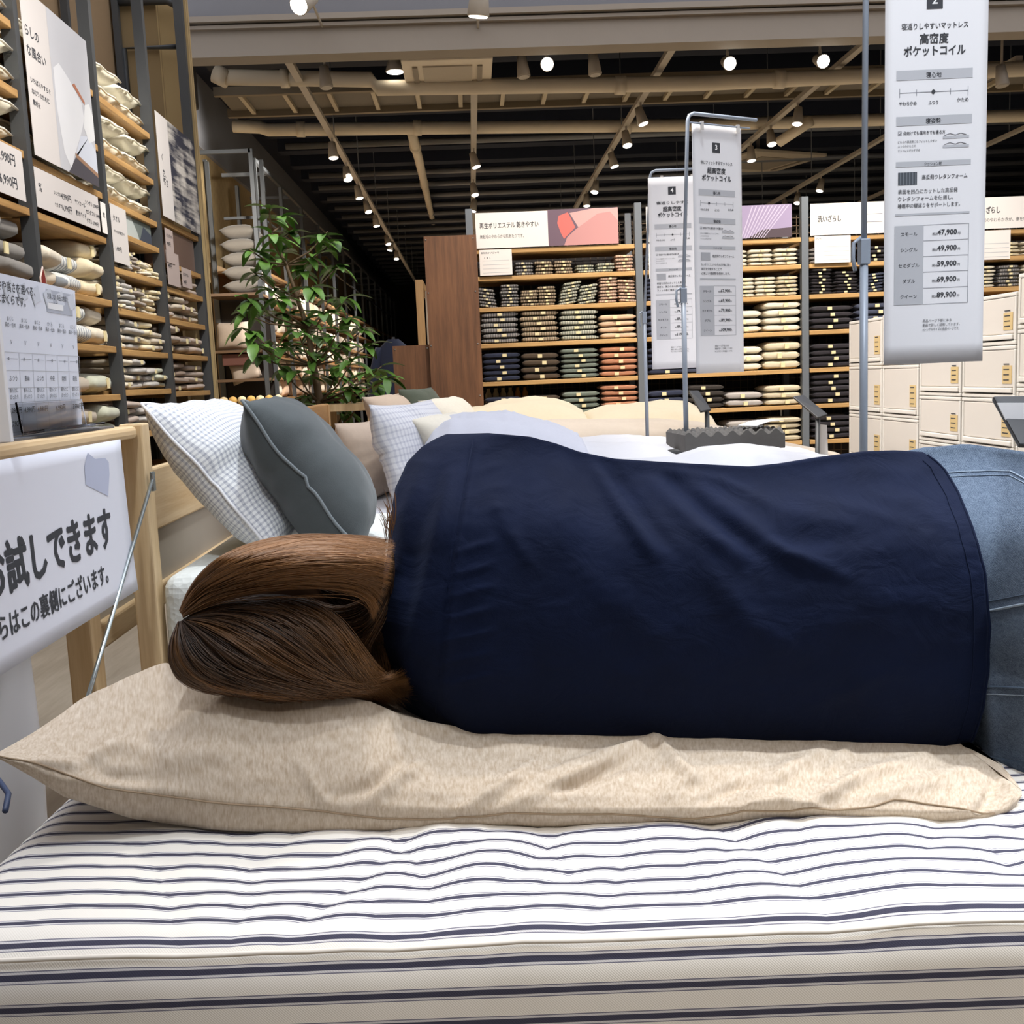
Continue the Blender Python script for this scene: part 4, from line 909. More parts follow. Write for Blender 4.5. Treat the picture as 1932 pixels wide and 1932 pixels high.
lean_pillow('gingham_pillow', 'white pillow with grey gingham check leaning on the pine headboard', (264, 764), (520, 1050), 2.28, .66, .20, M_ging, 3, 'leaning pillows', .09, .010, M_white)
lean_pillow('charcoal_pillow', 'charcoal grey linen pillow leaning on the gingham pillow', (456, 757), (682, 1048), 2.26, .47, .21, M_char, 4, 'leaning pillows', .07, .015, M_charp, xd=(-.08, 1, 0))
# second bed: slatted oak headboard
t = thing('oak_bed', 'oak bed whose slatted headboard shows behind the charcoal pillow', 'bed', (0, 0, 0)); HX = -.62
ha = PX(545, 768, HX); hb = PX(611, 762, HX); y0 = 3.42; y1 = 4.36; zt2 = float(hb[2])
M_oaky = wood('oak along depth', rgb(160, 118, 72), rgb(194, 150, 98), 'Y', 8)
MB().box((HX - .02, y0, zt2 - .13), (HX + .015, y1, zt2)).build('top_rail', M_oaky, t, bevel=.006)
MB().box((HX - .02, y0, .42), (HX + .015, y1, .47)).build('lower_rail', M_oaky, t)
for yy in (y0, y1 - .05): MB().box((HX - .022, yy, 0), (HX + .018, yy + .05, zt2 - .005)).build('post', M_oak, t)
for k in range(12): MB().box((HX - .012, y0 + .08 + k * .07, .47), (HX + .006, y0 + .11 + k * .07, zt2 - .13)).build('slat', M_oak, t)
for yy in (y0, y1 - .03): MB().box((HX + .02, yy, .2), (1.4, yy + .03, .28)).build('side_rail', wood('oak along bed', rgb(160, 118, 72), rgb(194, 150, 98), 'X', 8), t); 
for yy in (y0, y1 - .04): MB().box((1.36, yy, 0), (1.4, yy + .04, .28)).build('leg', M_oak, t)
o = MB().box((-.58, 3.43, .282), (1.35, 4.34, .50)).build('mattress', M_linwhite, bevel=.04); tag(o, 'white mattress of the oak bed under the white duvet', 'mattress')
M_beigep = fabric('pale beige cotton', rgb(206, 186, 166)); M_seer = striped_uv('grey seersucker check', rgb(224, 225, 230), rgb(190, 192, 204), 0, .016, .42, (.022, .30)); M_ivory = fabric('ivory cotton', rgb(230, 224, 208)); M_greenk = fabric('dark green knit', rgb(78, 86, 72), .2, 50, .6)
lean_pillow('beige_pillow', 'plain pale beige pillow between charcoal pillow and grey seersucker pillow', (628, 800), (690, 950), 3.72, .6, .17, M_beigep, 5, 'leaning pillows', xd=(.25, 1, 0))
lean_pillow('seersucker_pillow', 'white and grey seersucker check pillow standing left of the shoulder', (692, 764), (752, 950), 3.50, .55, .17, M_seer, 6, 'leaning pillows', .08, .014, xd=(.38, 1, 0))
lean_pillow('ivory_pillow', 'ivory white pillow corner peeking behind the shoulder', (772, 790), (850, 900), 3.6, .5, .15, M_ivory, 7, 'leaning pillows', xd=(.3, 1, 0))
duvet('white_duvet', 'plain white duvet spread under the grey foam block', [(1040, 850), (1100, 838), (1180, 832), (1290, 838), (1400, 842), (1500, 848), (1570, 872)], 3.9, 3.36, 4.42, .50, M_linwhite, 2, power=6)
duvet('white_duvet', 'second white duvet fold in front of the grey foam block', [(1120, 880), (1200, 872), (1290, 868), (1340, 852), (1420, 845), (1480, 850), (1540, 866), (1575, 890)], 3.0, 2.76, 3.30, .487, M_linwhite, 5, power=3, wr=.006)
duvet('lavender_duvet', 'puffy pale lavender seersucker duvet just behind the raised shoulder', [(775, 880), (815, 812), (850, 792), (900, 785), (960, 788), (1010, 797), (1060, 810), (1100, 826), (1122, 842), (1128, 868)], 3.65, 3.34, 4.3, .505, M_lav, 3, power=2.4, seersucker=.004)
# third bed: cream duvets
t = thing('low_bed', 'low wooden bed base under the cream duvets', 'bed', (0, 0, 0))
MB().box((-.5, 4.66, .2), (1.75, 5.86, .3)).build('base', M_oak, t)
for xx in (-.45, 1.65):
    for yy in (4.7, 5.78): MB().box((xx, yy, 0), (xx + .05, yy + .05, .2)).build('leg', M_oak, t)
MB().box((-.56, 4.66, 0), (-.52, 5.86, .72)).build('headboard', M_oaky, t, bevel=.006)
o = MB().box((-.48, 4.68, .302), (1.72, 5.84, .52)).build('mattress', M_beiged, bevel=.04); tag(o, 'beige mattress of the low bed under the cream duvets', 'mattress')
duvet('cream_duvet', 'puffy cream duvet left half below the terracotta shirts', [(832, 838), (850, 800), (880, 776), (930, 763), (1000, 757), (1050, 759), (1080, 768), (1105, 780), (1125, 810)], 5.3, 4.95, 5.8, .523, M_creamd, 7, power=2.6, wr=.016)
duvet('cream_duvet', 'puffy cream duvet at the third banner pole', [(1085, 815), (1110, 783), (1150, 771), (1200, 765), (1260, 759), (1300, 762), (1330, 780), (1352, 812)], 5.3, 4.95, 5.8, .523, M_creamd, 9, power=2.6, wr=.016)
duvet('beige_duvet', 'flatter beige duvet lying before the two cream duvets', [(900, 840), (960, 806), (1050, 795), (1150, 797), (1250, 796), (1330, 802), (1400, 816), (1440, 832), (1470, 850)], 4.75, 4.62, 5.02, .523, M_beiged, 8, power=3, wr=.010)
lean_pillow('pinkish_pillow', 'pale pinkish pillow leaning left of the dark green cushion', (682, 748), (745, 850), 4.75, .55, .16, M_beigep, 11, 'leaning pillows', xd=(.25, 1, 0), n=20)
lean_pillow('green_cushion', 'small dark green knitted cushion in front of the walnut cabinet', (746, 736), (790, 815), 5.1, .34, .13, M_greenk, 12, 'leaning pillows', .05, .006, xd=(.5, 1, 0), n=20)
lean_pillow('cream_pillow', 'cream pillow leaning before the tall walnut panel', (785, 757), (860, 840), 4.72, .5, .15, M_ivory, 13, 'leaning pillows', xd=(.35, 1, 0), n=20)
t = thing('pine_bench', 'light pine low bench just behind the headboards beside the plant', 'bench', (P(640, 780, 5.9)[0] - .1, 5.9, 0))
zz = float(P(660, 762, 5.9)[2]); MB().box((0, 0, zz - .04), (.3, .35, zz)).build('seat', M_pine, t)
for xx in (0, .26):
    for yy in (0, .31): MB().box((xx, yy, 0), (xx + .04, yy + .04, zz - .04)).build('leg', M_pine, t)
# egg-crate foam sample
fx0 = P(1291, 852, 3.42); fx1 = P(1482, 848, 3.42); FW = float(fx1[0] - fx0[0]); fz = 0.655
def foam(a, b_):
    return (a * FW, b_ * .26, (.058 + .012 * math.sin(a * FW / .05 * 2 * math.pi) * math.sin(.8 + b_ * .26 / .06 * 2 * math.pi)))
mb = MB(); mb.grid(foam, 96, 40)
mb.grid(lambda a, b_: (a * FW, 0, foam(a, 0)[2] * b_), 96, 3); mb.grid(lambda a, b_: (a * FW, .26, foam(a, 1)[2] * b_), 96, 3); mb.grid(lambda a, b_: (0, a * .26, foam(0, a)[2] * b_), 40, 3); mb.grid(lambda a, b_: (FW, a * .26, foam(1, a)[2] * b_), 40, 3)
mb.poly([(0, 0, 0), (FW, 0, 0), (FW, .26, 0), (0, .26, 0)])
o = mb.build('foam_sample', plain('charcoal foam', rgb(96, 94, 92), .95, 0, .1, 60), smooth_=False); o.location = (float(fx0[0]), 3.40, fz); o.rotation_euler = (0, 0, .06); tag(o, 'dark grey egg-crate foam block lying on the white duvet at the banner pole', 'foam sample')
o = MB().grid(lambda a, b_: (a * .13, b_ * .09, .006 * math.sin(a * 3) + .012 * a), 8, 6).build('white_leaflet', M_white, smooth_=True); o.location = (float(P(1424, 838, 3.45)[0]), 3.43, fz + .078); o.rotation_euler = (0, 0, .5)
sm = o.modifiers.new('s', 'SOLIDIFY'); sm.thickness = .002; tag(o, 'white leaflet lying on the right end of the foam block', 'leaflet')

# ================================================================== HANGING BANNERS ON POLES
def banner(name, label, bl, xdir, W, H, num, l1, l2, l3, dot, prices, cush, body, swatch, group='hanging mattress banners', below=None):
    t = thing(name, label, 'banner', group=group); t.matrix_world = frame_matrix(bl, xdir, (0, 0, 1))
    mb = MB(); 
    def cloth(a, b_): return (a * W, b_ * H, 0.0)
    mb.grid(cloth, 12, 24); o = mb.build('sheet', plain('banner white', rgb(228, 228, 232), .7, 0, .01), t, True); sd = o.modifiers.new('s', 'SOLIDIFY'); sd.thickness = .001; sd.offset = -1
    k = W / 187.0
    def X(px): return (px - 1668) * k
    def Y(py): return (688 - py) * k * (.953 if num == '2' else .975)
    r = lambda x0, y0, x1, y1: (X(x0), Y(y1), X(x1), Y(y0))
    zz = .0007
    bars(t, [r(1689, 130, 1828, 148), r(1689, 215, 1828, 232), r(1689, 299, 1827, 309), r(1688, 397, 1826, 401), r(1687, 420, 1741, 572)], M_bar, 'print_bars', zz)
    bars(t, [r(1743, -10, 1772, 20)], M_ink, 'number_box', zz)
    ln = [r(1695, 170.6, 1820, 171.6)] + [r(x - .5, 163 if x in (1695, 1820) else 166, x + .5, 180 if x in (1695, 1820) else 177) for x in (1695, 1726, 1756.5, 1788, 1820)] + [r(1741, y - .4, 1825, y + .4) for y in (420, 450, 480, 510, 541, 572)] + [r(1824.6, 420, 1825.4, 572)]
    ln += [r(1692, 242, 1699, 242.7), r(1692, 249, 1699, 249.7), r(1692, 242, 1692.7, 249), r(1698.3, 242, 1699, 249)]
    bars(t, ln, M_inkl, 'print_lines', zz)
    dm = MB(); dx, dy_ = X(dot), Y(171); dm.poly([(dx + 3.6 * k * math.cos(i * .5236), dy_ + 3.6 * k * math.sin(i * .5236), zz + .0004) for i in range(12)]).build('dot', M_ink, t)
    fg = []
    for y in (254, 271): fg += [r(1775, y, 1823, y + 5)]
    bars(t, fg, M_bar, 'bed_drawing', zz)
    dr = MB()
    for y in (254, 271): dr.tube([(X(1778 + i * 5), Y(y - 1.5 - 3.0 * math.sin(i * .8) ** 2), zz) for i in range(9)], .5 * k, 4)
    dr.build('figure_drawing', M_inkl, t)
    MB().poly([(X(1693), Y(343), zz), (X(1728), Y(343), zz), (X(1728), Y(319), zz), (X(1693), Y(319), zz)]).build('swatch', swatch, t)
    S = 10.0
    it = []
    def T(s, px, py, size, al='L', w=None, bold=.012): it.append((s, X(px), Y(py), size * k, dict(align=al, bold=bold, width=None if w is None else w * k)))
    T(l1, 1758, 55, 12, 'C', 121); T(l2, 1757, 81, 19, 'C', 52 if len(l2) == 3 else 70, .03); T(l3, 1758, 103, 19, 'C', 112, .03)
    T('寝心地', 1757, 144, 10.5, 'C', 28); T('やわらかめ', 1694, 194, 8, 'L', 32); T('ふつう', 1756.5, 194, 8, 'C', 18); T('かため', 1821, 191, 8, 'R', 21)
    T('寝姿勢', 1757, 229, 10.5, 'C', 28); T('仰向けでも横向きでも寝る方', 1702, 249, 7.5, 'L', 77); T('✓', 1693, 249, 8)
    for i, s in enumerate(['どちらの寝姿勢にもフィットしやすい', 'ふつうのかたさの', 'マットレスがおすすめ']): T(s, 1692, 264 + i * 8, 5, 'L', [72, 33, 41][i], 0)
    T('クッション材', 1757, 307.5, 7, 'C', 32); T(cush, 1737, 333, 9, 'L', 84)
    for i, s in enumerate(body): T(s, 1693, 359 + i * 13.4, 8.8, 'L', min(115, len(s) * 7.9), .006)
    for i, (s, p) in enumerate(zip(['スモール', 'シングル', 'セミダブル', 'ダブル', 'クイーン'], prices)):
        y = 439.5 + i * 30; T(s, 1714, y, 8, 'C'); T('税込', 1757.5, y, 5); T(p, 1767, y, 13, 'L', 36 if len(p) < 7 else 40, .03); T('円', 1805, y, 5)
    for i, s in enumerate(['商品ページ下部にある', '動画で詳しく説明しています。', '※シングルサイズの商品ページです。']): T(s, 1741, 607 + i * 8.5, 6.2, 'L', [54, 70, 69][i], 0)
    letters(t, it, M_ink, 'lettering', zz + .0003)
    nm = MB(); put_text(nm, num, X(1757.5), Y(11), 21 * k, 'C', .03, z=zz + .0006); nm.build('number', M_white, t)
    for ch in t.children:
        if ch.name.startswith('sheet'): continue
        for v in ch.data.vertices: v.co.z += cloth(v.co.x / W, v.co.y / H)[2]
    return t
M_sw2 = ribbed('dark foam print', rgb(70, 76, 84), rgb(104, 110, 118), 0, .006); M_sw3 = plain('grey foam print', rgb(168, 170, 176), .7, 0, .05, 300)
b2 = P(1667, 689, 2.05); b2r = P(1845, 684, 2.05); W2_ = 187 * 2.05 / 1932 * 1.0
banner('hanging_banner', 'white price banner hanging nearest at right, with starting price 47,900', b2, (1, -.04, 0), W2_, .92, '2', '寝返りしやすいマットレス', '高密度', 'ポケットコイル', 1756.5, ['47,900', '49,900', '59,900', '69,900', '89,900'], '高反発ウレタンフォーム', ['表面を凹凸にカットした高反発', 'ウレタンフォームを使用し、', '睡眠中の寝返りをサポートします。'], M_sw2)
D3 = 3.55; W3 = 118 * D3 / 1932 * .985; b3 = P(1314, 705, D3)
banner('hanging_banner', 'white price banner in the middle, with starting price 67,900', b3, (math.cos(.46), math.sin(.46), 0), W3, float(P(1312, 231, D3)[2] - b3[2]), '3', '体にフィットするマットレス', '超高密度', 'ポケットコイル', 1727, ['67,900', '69,900', '79,900', '89,900', '109,900'], '低反発ウレタンフォーム', ['もっちりとしたやわらかさで体に添い、', '体圧を分散することで', '心地よい寝姿勢を保持します。'], M_sw3)
D4 = 4.45; W4 = 91 * D4 / 1932; b4 = P(1231, 697, D4)
banner('hanging_banner', 'white price banner farthest of the three, behind the middle one', b4, (1, -.05, 0), W4, float(P(1243, 335, D4)[2] - b4[2]), '4', '寝返りしやすく', '超高密度', 'ポケットコイル', 1756.5, ['77,900', '79,900', '89,900', '99,900', '119,900'], '高反発ウレタンフォーム', ['表面を凹凸にカットした高反発', '素材と、弾力のある素材を重ね、', 'フィット感と寝返りを両立。'], M_sw3)
M_pole = plain('pole steel', rgb(150, 160, 174), .4, .1)
def pole(label, px0, py0, px1, py1, Y, zjoint, armlen, armdir, r=.0055, zbot=None, base=True):
    a = Vector(P(px0, py0, Y)); b_ = Vector(P(px1, py1, Y)); zb_ = b_.z if zbot is None else zbot
    t = thing('banner_pole', label, 'pole', (b_.x, Y, 0), 'banner poles'); o = Vector((b_.x, Y, 0)); a = a - o
    d = Vector(armdir).normalized(); R_ = .025
    path = [(0, 0, zjoint), (a.x, 0, a.z - R_), tuple(Vector((a.x, 0, a.z - R_ * .3)) + d * R_ * .3), tuple(Vector((a.x, 0, a.z)) + d * R_)] + ([tuple(Vector((a.x, 0, a.z)) + d * armlen)] if armlen else [])
    MB().tube(path, r, 10).build('upper_tube', M_pole, t, True)
    MB().tube([(0, 0, zb_), (0, 0, zjoint + .02)], r * 1.4, 10).build('lower_tube', M_pole, t, True)
    MB().box((-r * 1.7, -r * 1.8, zjoint - .022), (r * 1.7, r * 1.8, zjoint + .028)).build('clamp', M_pole, t, bevel=.002)
    MB().tube([(-r * 1.5, -r, zjoint + .03), (-r * 4.0, -r, zjoint + .02), (-r * 4.2, -r, zjoint - .01), (-r * 3.4, -r, zjoint - .035)], r * .7, 6).build('lever', M_pole, t, True)
    if armlen:
        MB().tube([tuple(Vector((a.x, 0, a.z - .03))), tuple(Vector((a.x, 0, a.z - .03)) + d * armlen * .9)], r * .5, 6).build('hanger_wire', M_pole, t, True)
        for q in (.2, .72): MB().box(tuple(Vector((a.x, 0, a.z - .05)) + d * armlen * q - Vector((.006, .004, 0))), tuple(Vector((a.x, 0, a.z - .022)) + d * armlen * q + Vector((.006, .004, 0)))).build('clip', plain('clear clip', rgb(214, 210, 206), .2), t)
    MB().lathe([(.07, 0), (.07, .008), (.015, .012)], (0, 0, zb_), 20).build('base_plate', M_steel, t, True)
    return t
pole('tall silver pole left of the nearest banner, rising out of the picture', 1635, -250, 1629, 860, 2.08, float(P(1628, 478, 2.08)[2]), .26, (1, 0, 0), .0058, zbot=.487)
pole('grey pole rising from the foam block beside the middle banner', 1297, 213, 1295, 835, D3 - .02, float(P(1296, 560, D3)[2]), .30, (math.cos(.46), math.sin(.46), 0), .0062, zbot=.65)
pole('grey pole of the farthest banner, left of the middle banner', 1226, 322, 1220, 770, D4 + .02, float(P(1222, 600, D4)[2]), .25, (1, 0, 0), .0058, zbot=.53)

# ================================================================== CLEAR DRAWER STACKS
def drawer_mat():
    t = NT('milky clear plastic'); return t.set(rgb(234, 228, 218), .32)
M_dr = drawer_mat(); M_drf = plain('milky drawer front', rgb(224, 216, 206), .35, 0, .02)
DXp = 1.66
def drawer(y0, y1, z0, z1, label):
    t = thing('storage_drawer', label, 'drawer', (DXp, y0, z0), 'clear plastic storage drawers'); w = y1 - y0; h = z1 - z0
    mb = MB(); e = .012
    mb.box((0, 0, 0), (.40, w, e)); mb.box((0, 0, h - e), (.40, w, h)); mb.box((0, 0, e), (.40, e, h - e)); mb.box((0, w - e, e), (.40, w, h - e)); mb.box((.39, e, e), (.40, w - e, h - e))
    mb.build('case', M_dr, t, bevel=.003)
    f_ = MB().box((.0018, e + .0005, .033), (.36, w - e - .0005, h - e - .0006)).build('drawer_box', M_drf, t, bevel=.004)
    MB().box((-.004, e + .003, .016), (.02, w - e - .003, .032)).build('pull_lip', M_dr, f_, bevel=.003)
    lb = MB().box((.0004, .02, .045), (.0016, .075, h * .62)).build('label', M_kraft, f_)
    tl = MB()
    for k in range(4): tl.box((-.0002, .035, .055 + k * h * .1), (.0003, .068, .058 + k * h * .1))
    tl.build('label_print', M_ink, f_)
cols = [(4.13, 4.49, [1.11, .915, .71, .505, .30]), (3.785, 4.12, [1.115, .915, .71, .505, .30]), (3.45, 3.775, [1.12, .965, .80, .635, .47, .30]), (3.10, 3.44, [1.125, .965, .80, .635, .47, .30]), (2.74, 3.09, [1.175, 1.01, .835, .67, .50, .33])]
CN = ['farthest', 'second farthest', 'middle', 'second nearest', 'nearest']
for ci, (ya, yb, zz_) in enumerate(cols):
    for k in range(len(zz_) - 1):
        drawer(ya, yb, zz_[k + 1], zz_[k] - .002, 'milky plastic drawer, %s from the top in the %s column of the stack' % (ORD[k], CN[ci]))
    o = MB().box((DXp, ya, 0), (DXp + .4, yb, zz_[-1] - .002)).build('drawer_plinth', plain('plinth', rgb(190, 180, 168), .6), bevel=.004); tag(o, 'low pale plinth under the %s column of plastic drawers' % CN[ci], 'plinth', 'plinths under the drawers')
# ================================================================== TABLET STANDS
def slab(name, label, pts, Y, thick, polex, poley0, poley1, paper=None, dys=(0, 0, 0, 0)):
    c = [Vector(P(px, py, Y + d)) for (px, py), d in zip(pts, dys)]; n = (c[1] - c[0]).cross(c[3] - c[0]).normalized()
    if n.y > 0: n = -n
    t = thing(name, label, 'tablet stand', (float(P(polex, poley0, Y)[0]), Y + .03, 0), 'tablet stands at the bed ends'); O_ = Vector((float(P(polex, poley0, Y)[0]), Y + .03, 0))
    v = [q - O_ for q in c] + [q - O_ - n * thick for q in c]
    MB().add and None
    m = MB(); m.add(v, [(0, 1, 2, 3), (7, 6, 5, 4), (0, 4, 5, 1), (1, 5, 6, 2), (2, 6, 7, 3), (3, 7, 4, 0)]); m.build('tablet', plain('dark tablet', rgb(50, 52, 56), .4), t, bevel=.003)
    p0 = Vector(P(polex, poley0, Y + .03)) - O_
    MB().tube([(0, 0, 0), tuple(p0)], .011, 8).build('stand_pole', M_steel, t, True)
    MB().lathe([(.11, 0), (.11, .012), (.02, .02)], n=20).build('stand_base', M_steel, t)
    if paper:
        q = [Vector(P(px, py, Y + .05)) - O_ for px, py in paper]; o = MB().poly([tuple(a) for a in q]).build('paper_holder', M_white, t); s_ = o.modifiers.new('s', 'SOLIDIFY'); s_.thickness = .003
    return t
slab('tablet_stand', 'dark tilted tablet at the right picture edge above the jeans', [(1874, 747), (1990, 745), (2010, 842), (1925, 838)], 1.95, .012, 1985, 800, 900, [(1880, 760), (1992, 760), (1990, 820), (1918, 834)], (.09, .09, 0, 0))
slab('tablet_stand', 'dark tilted tablet on a post between the foam block and the drawers', [(1496, 748), (1516, 744), (1562, 781), (1543, 788)], 4.52, .012, 1543, 786, 860, [(1541, 800), (1560, 802), (1562, 862), (1543, 866)], (.12, .12, 0, 0))
slab('tablet_stand', 'dark tilted tablet in front of the dark brown shirts by the banner pole', [(1299, 736), (1318, 736), (1342, 772), (1322, 776)], 4.58, .012, 1334, 772, 810, None, (.1, .1, 0, 0))
# ================================================================== PINE SHELF WITH NOTICE
pa = P(241, 1000, 2.2); pb = P(285, 1000, 2.2); XR = float(pb[0]); XL = float(pa[0]); ZT = 0.862
t = thing('pine_shelf', 'low pine shelf with metal cross brace carrying the taped notice', 'shelf', (0, 0, 0))
for (x0, x1) in ((XL, XR), (XL - .34, XR - .34)):
    for (y0, y1) in ((2.2, 2.25), (1.0, 1.05)):
        MB().box((x0, y0, 0), (x1, y1, ZT + .004)).build('post', M_pine, t, bevel=.004)
for z0, z1 in ((ZT - .026, ZT),):
    MB().box((XL - .34, 1.06 if z1 < .8 else 1.02, z0), (XR - (.03 if z1 < .8 else .008), 2.195, z1)).build('shelf_board', M_pine_y, t, bevel=.009)
for z in (.78, .50, .10): MB().box((XL - .29, 2.205, z), (XL, 2.24, z + .04)).build('cross_rail', M_pine, t, bevel=.003)
r0 = PX(289, 900, XR + .012); r1 = PX(165, 1318, XR + .012); rd = Vector(r1) - Vector(r0)
MB().tube([tuple(r0), tuple(Vector(r0) + rd * 1.25)], .0042, 10).build('brace_rod', plain('zinc rod', rgb(190, 200, 202), .25, .9), t, True)
MB().box((r0[0] - .004, r0[1] - .012, r0[2] - .03), (r0[0] + .003, r0[1] + .006, r0[2] + .012)).build('brace_bracket', plain('zinc rod', rgb(190, 200, 202), .25, .9), t, bevel=.002)
def local(t, px, py):
    m = t.matrix_world.inverted(); o = m @ Vector(EYE); d = (m.to_3x3() @ Vector(ray(px, py))); k = -o.z / d.z; q = o + d * k; return q.x, q.y
# notice taped to the back of the pine shelf
XS = XR + .003
cr = PX(247, 1116, XS); ct_ = PX(231, 828, XS); yR = float((cr[1] + ct_[1]) / 2); zB = float(cr[2]); zTp = float(ct_[2])
t = thing('paper_notice', 'large white paper notice with bold Japanese text taped to the pine shelf', 'notice'); Lw = .98
t.matrix_world = frame_matrix((XS, yR - Lw, zB), (0, 1, 0), (0, 0, 1)); Hn = zTp - zB
M_notice = plain('notice paper', rgb(226, 228, 238), .55, 0, .01)
def curl(a, b_): return (a * Lw, b_ * Hn, .008 * (1 - b_) ** 2 * (.4 + .6 * a) + .0015)
mb = MB(); mb.grid(curl, 24, 12); o = mb.build('paper', M_notice, t, True); sd = o.modifiers.new('s', 'SOLIDIFY'); sd.thickness = .0006; sd.offset = -1
def notice_text(sx, pl, pr, base, topp, nvis, bold, matr):
    xl = local(t, *pl)[0]; xr = local(t, *pr)[0]; yb = (local(t, *base)[1]); hh = local(t, *topp)[1] - yb
    full = len(sx); wv = (xr - xl) / nvis * full
    v, f = text_mesh(sx, 1.0, .010); xs = [p[0] for p in v]; ys = [p[1] for p in v]; kx = wv / (max(xs) - min(xs)); ky = hh / (max(ys) - min(ys)); mb = MB()
    pts = []
    for p in v:
        x = xr - (max(xs) - p[0]) * kx; y = yb + (p[1] - min(ys)) * ky; a, b_ = x / Lw, y / Hn
        pts.append((x, y, .008 * (1 - b_) ** 2 * (.4 + .6 * a) + .0024))
    e_ = bold * kx
    for ox, oy in ((-e_, 0), (e_, 0), (0, e_ * .8), (0, -e_ * .8)): mb.add([(q[0] + ox, q[1] + oy, q[2] + ox * .004 + oy * .002) for q in pts], f)
    mb.build('lettering', matr, t)
notice_text('お試しできます', (8, 1060), (206, 1000), (197, 1036), (203, 953), 6.0, .028, M_ink)
notice_text('こちらはこの裏側にございます。', (8, 1160), (197, 1090), (192, 1103), (188, 1064), 12.0, .014, M_ink)
pl = [local(t, *q) for q in [(163, 854), (177, 866), (196, 864), (203, 872), (204, 895), (201, 936), (159, 915), (157, 880)]]
MB().poly([(x, y, .008 * (1 - y / Hn) ** 2 * (.4 + .6 * x / Lw) + .0022) for x, y in pl]).build('print_pillow', plain('print lavender', rgb(188, 194, 216), .55), t)
# chart in its acrylic stand
A3 = Vector(P(4, 838, 1.70)); B3 = Vector(P(154, 814, 2.06)); A3.z = B3.z = .868; xd = (B3 - A3)
t = thing('pillow_chart', 'white pillow comparison chart with table and prices standing on the pine shelf', 'chart', group=None)
t.matrix_world = frame_matrix(A3 - xd.normalized() * .10, xd, (xd.normalized().y * .05, -xd.normalized().x * .05, 1)); Wc = xd.length + .10
tl_ = local(t, 140, 548); Hc = tl_[1]
MB().box((0, 0, -.002), (Wc, Hc, 0)).build('sheet', plain('chart paper', rgb(222, 226, 238), .45, 0, .01), t)
def L2(px, py): return local(t, px, py)
def ln(pts, w=.0006):
    out = []
    for (a, b_) in pts:
        x0, y0 = L2(*a); x1, y1 = L2(*b_); out.append((min(x0, x1) - w, min(y0, y1) - w, max(x0, x1) + w, max(y0, y1) + w))
    return out
x_l = L2(10, 700)[0]; x_r = L2(150, 700)[0]; cw = (x_r - x_l) / 6
ys = [L2(75, y)[1] for y in (668, 700, 731, 760, 810)]
rows = [(x_l, y - .0005, x_r, y + .0005) for y in ys] + [(x_l + c * cw - .0005, ys[4], x_l + c * cw + .0005, ys[0]) for c in range(7)]
bars(t, rows, M_bar, 'table_lines')
gx0, gy0 = L2(88, 588); gx1, gy1 = L2(135, 556); bars(t, [(gx0, gy0, gx1, gy1)], plain('print grey box', rgb(176, 180, 192), .6), 'info_box', .0006)
bars(t, [(gx0 + .006, gy0 + .006, gx0 + (gx1 - gx0) * .62, gy0 + (gy1 - gy0) * .42)], M_white, 'search_box', .0009)
it = [('店舗にない商品は検索で', gx0 + .004, gy0 + (gy1 - gy0) * .60, .012, dict(width=(gx1 - gx0) * .8, bold=0)), ('商品番号', gx0 + .01, gy0 + .010, .010)]
ya = L2(62, 558)[1]; xr_ = L2(66, 560)[0]; it += [('まくらのかたさや高さを選べる、', xr_, ya, .018, dict(align='R', width=.26)), ('いつでも清潔なまくらです。', L2(48, 578)[0], L2(48, 578)[1], .018, dict(align='R', width=.22))]
for c in range(6):
    xc = x_l + (c + .5) * cw
    it += [('まくら', xc, ys[0] + .052, .0085, dict(align='C', bold=0)), ('高め・低め', xc, ys[0] + .042, .0085, dict(align='C', bold=0)), ('∨', xc, ys[0] + .014, .012, dict(align='C', bold=0)),
           (['ふつう', '高め', 'ふつう', '中央', '両側', '高低'][c], xc, ys[2] + .012, .011, dict(align='C', bold=0)), ('首もとに', xc, ys[3] + .02, .0085, dict(align='C', bold=0)), ('ぴったり', xc, ys[3] + .009, .0085, dict(align='C', bold=0))]
    if c < 3 or c > 4: it += [(['3,290', '4,990', '4,990', '', '', '3,990'][c] + '円', xc, ys[4] + .032, .012, dict(align='C', width=cw * .8))]
it += [('6,990円', x_l + 4 * cw, ys[4] + .032, .012, dict(align='C', width=cw * .8)), ('3,790円', x_l + .5 * cw, ys[4] + .010, .012, dict(align='C', width=cw * .8))]
letters(t, it, M_ink)
ic = MB(); icd = MB(); sc_ = MB()
for c in range(6):
    xc = x_l + (c + .5) * cw; y0 = ys[0] + .075
    ic.add([(xc - cw * .4, y0 + .035, .0007), (xc - cw * .1, y0 + .012, .0007), (xc + cw * .38, y0 + .02, .0007), (xc + cw * .2, y0 + .045, .0007)], [(0, 1, 2, 3)]); icd.add([(xc - cw * .4, y0 + .035, .0008), (xc - cw * .1, y0 + .012, .0008), (xc - cw * .1, y0 + .004, .0008), (xc - cw * .4, y0 + .028, .0008)], [(0, 1, 2, 3)])
    sc_.add([(xc - cw * .4, ys[1] + .019, .0006), (xc + cw * .4, ys[1] + .019, .0006), (xc + cw * .4, ys[1] + .0197, .0006), (xc - cw * .4, ys[1] + .0197, .0006)], [(0, 1, 2, 3)])
    xo = xc + cw * (-.25 + .1 * c); sc_.add([(xo - .002, ys[1] + .017, .0008), (xo + .002, ys[1] + .017, .0008), (xo + .002, ys[1] + .022, .0008), (xo - .002, ys[1] + .022, .0008)], [(0, 1, 2, 3)])
ic.build('pillow_icons', plain('icon pale', rgb(206, 210, 220), .6), t); icd.build('icon_shade', M_bar, t); sc_.build('scale_marks', M_inkl, t)
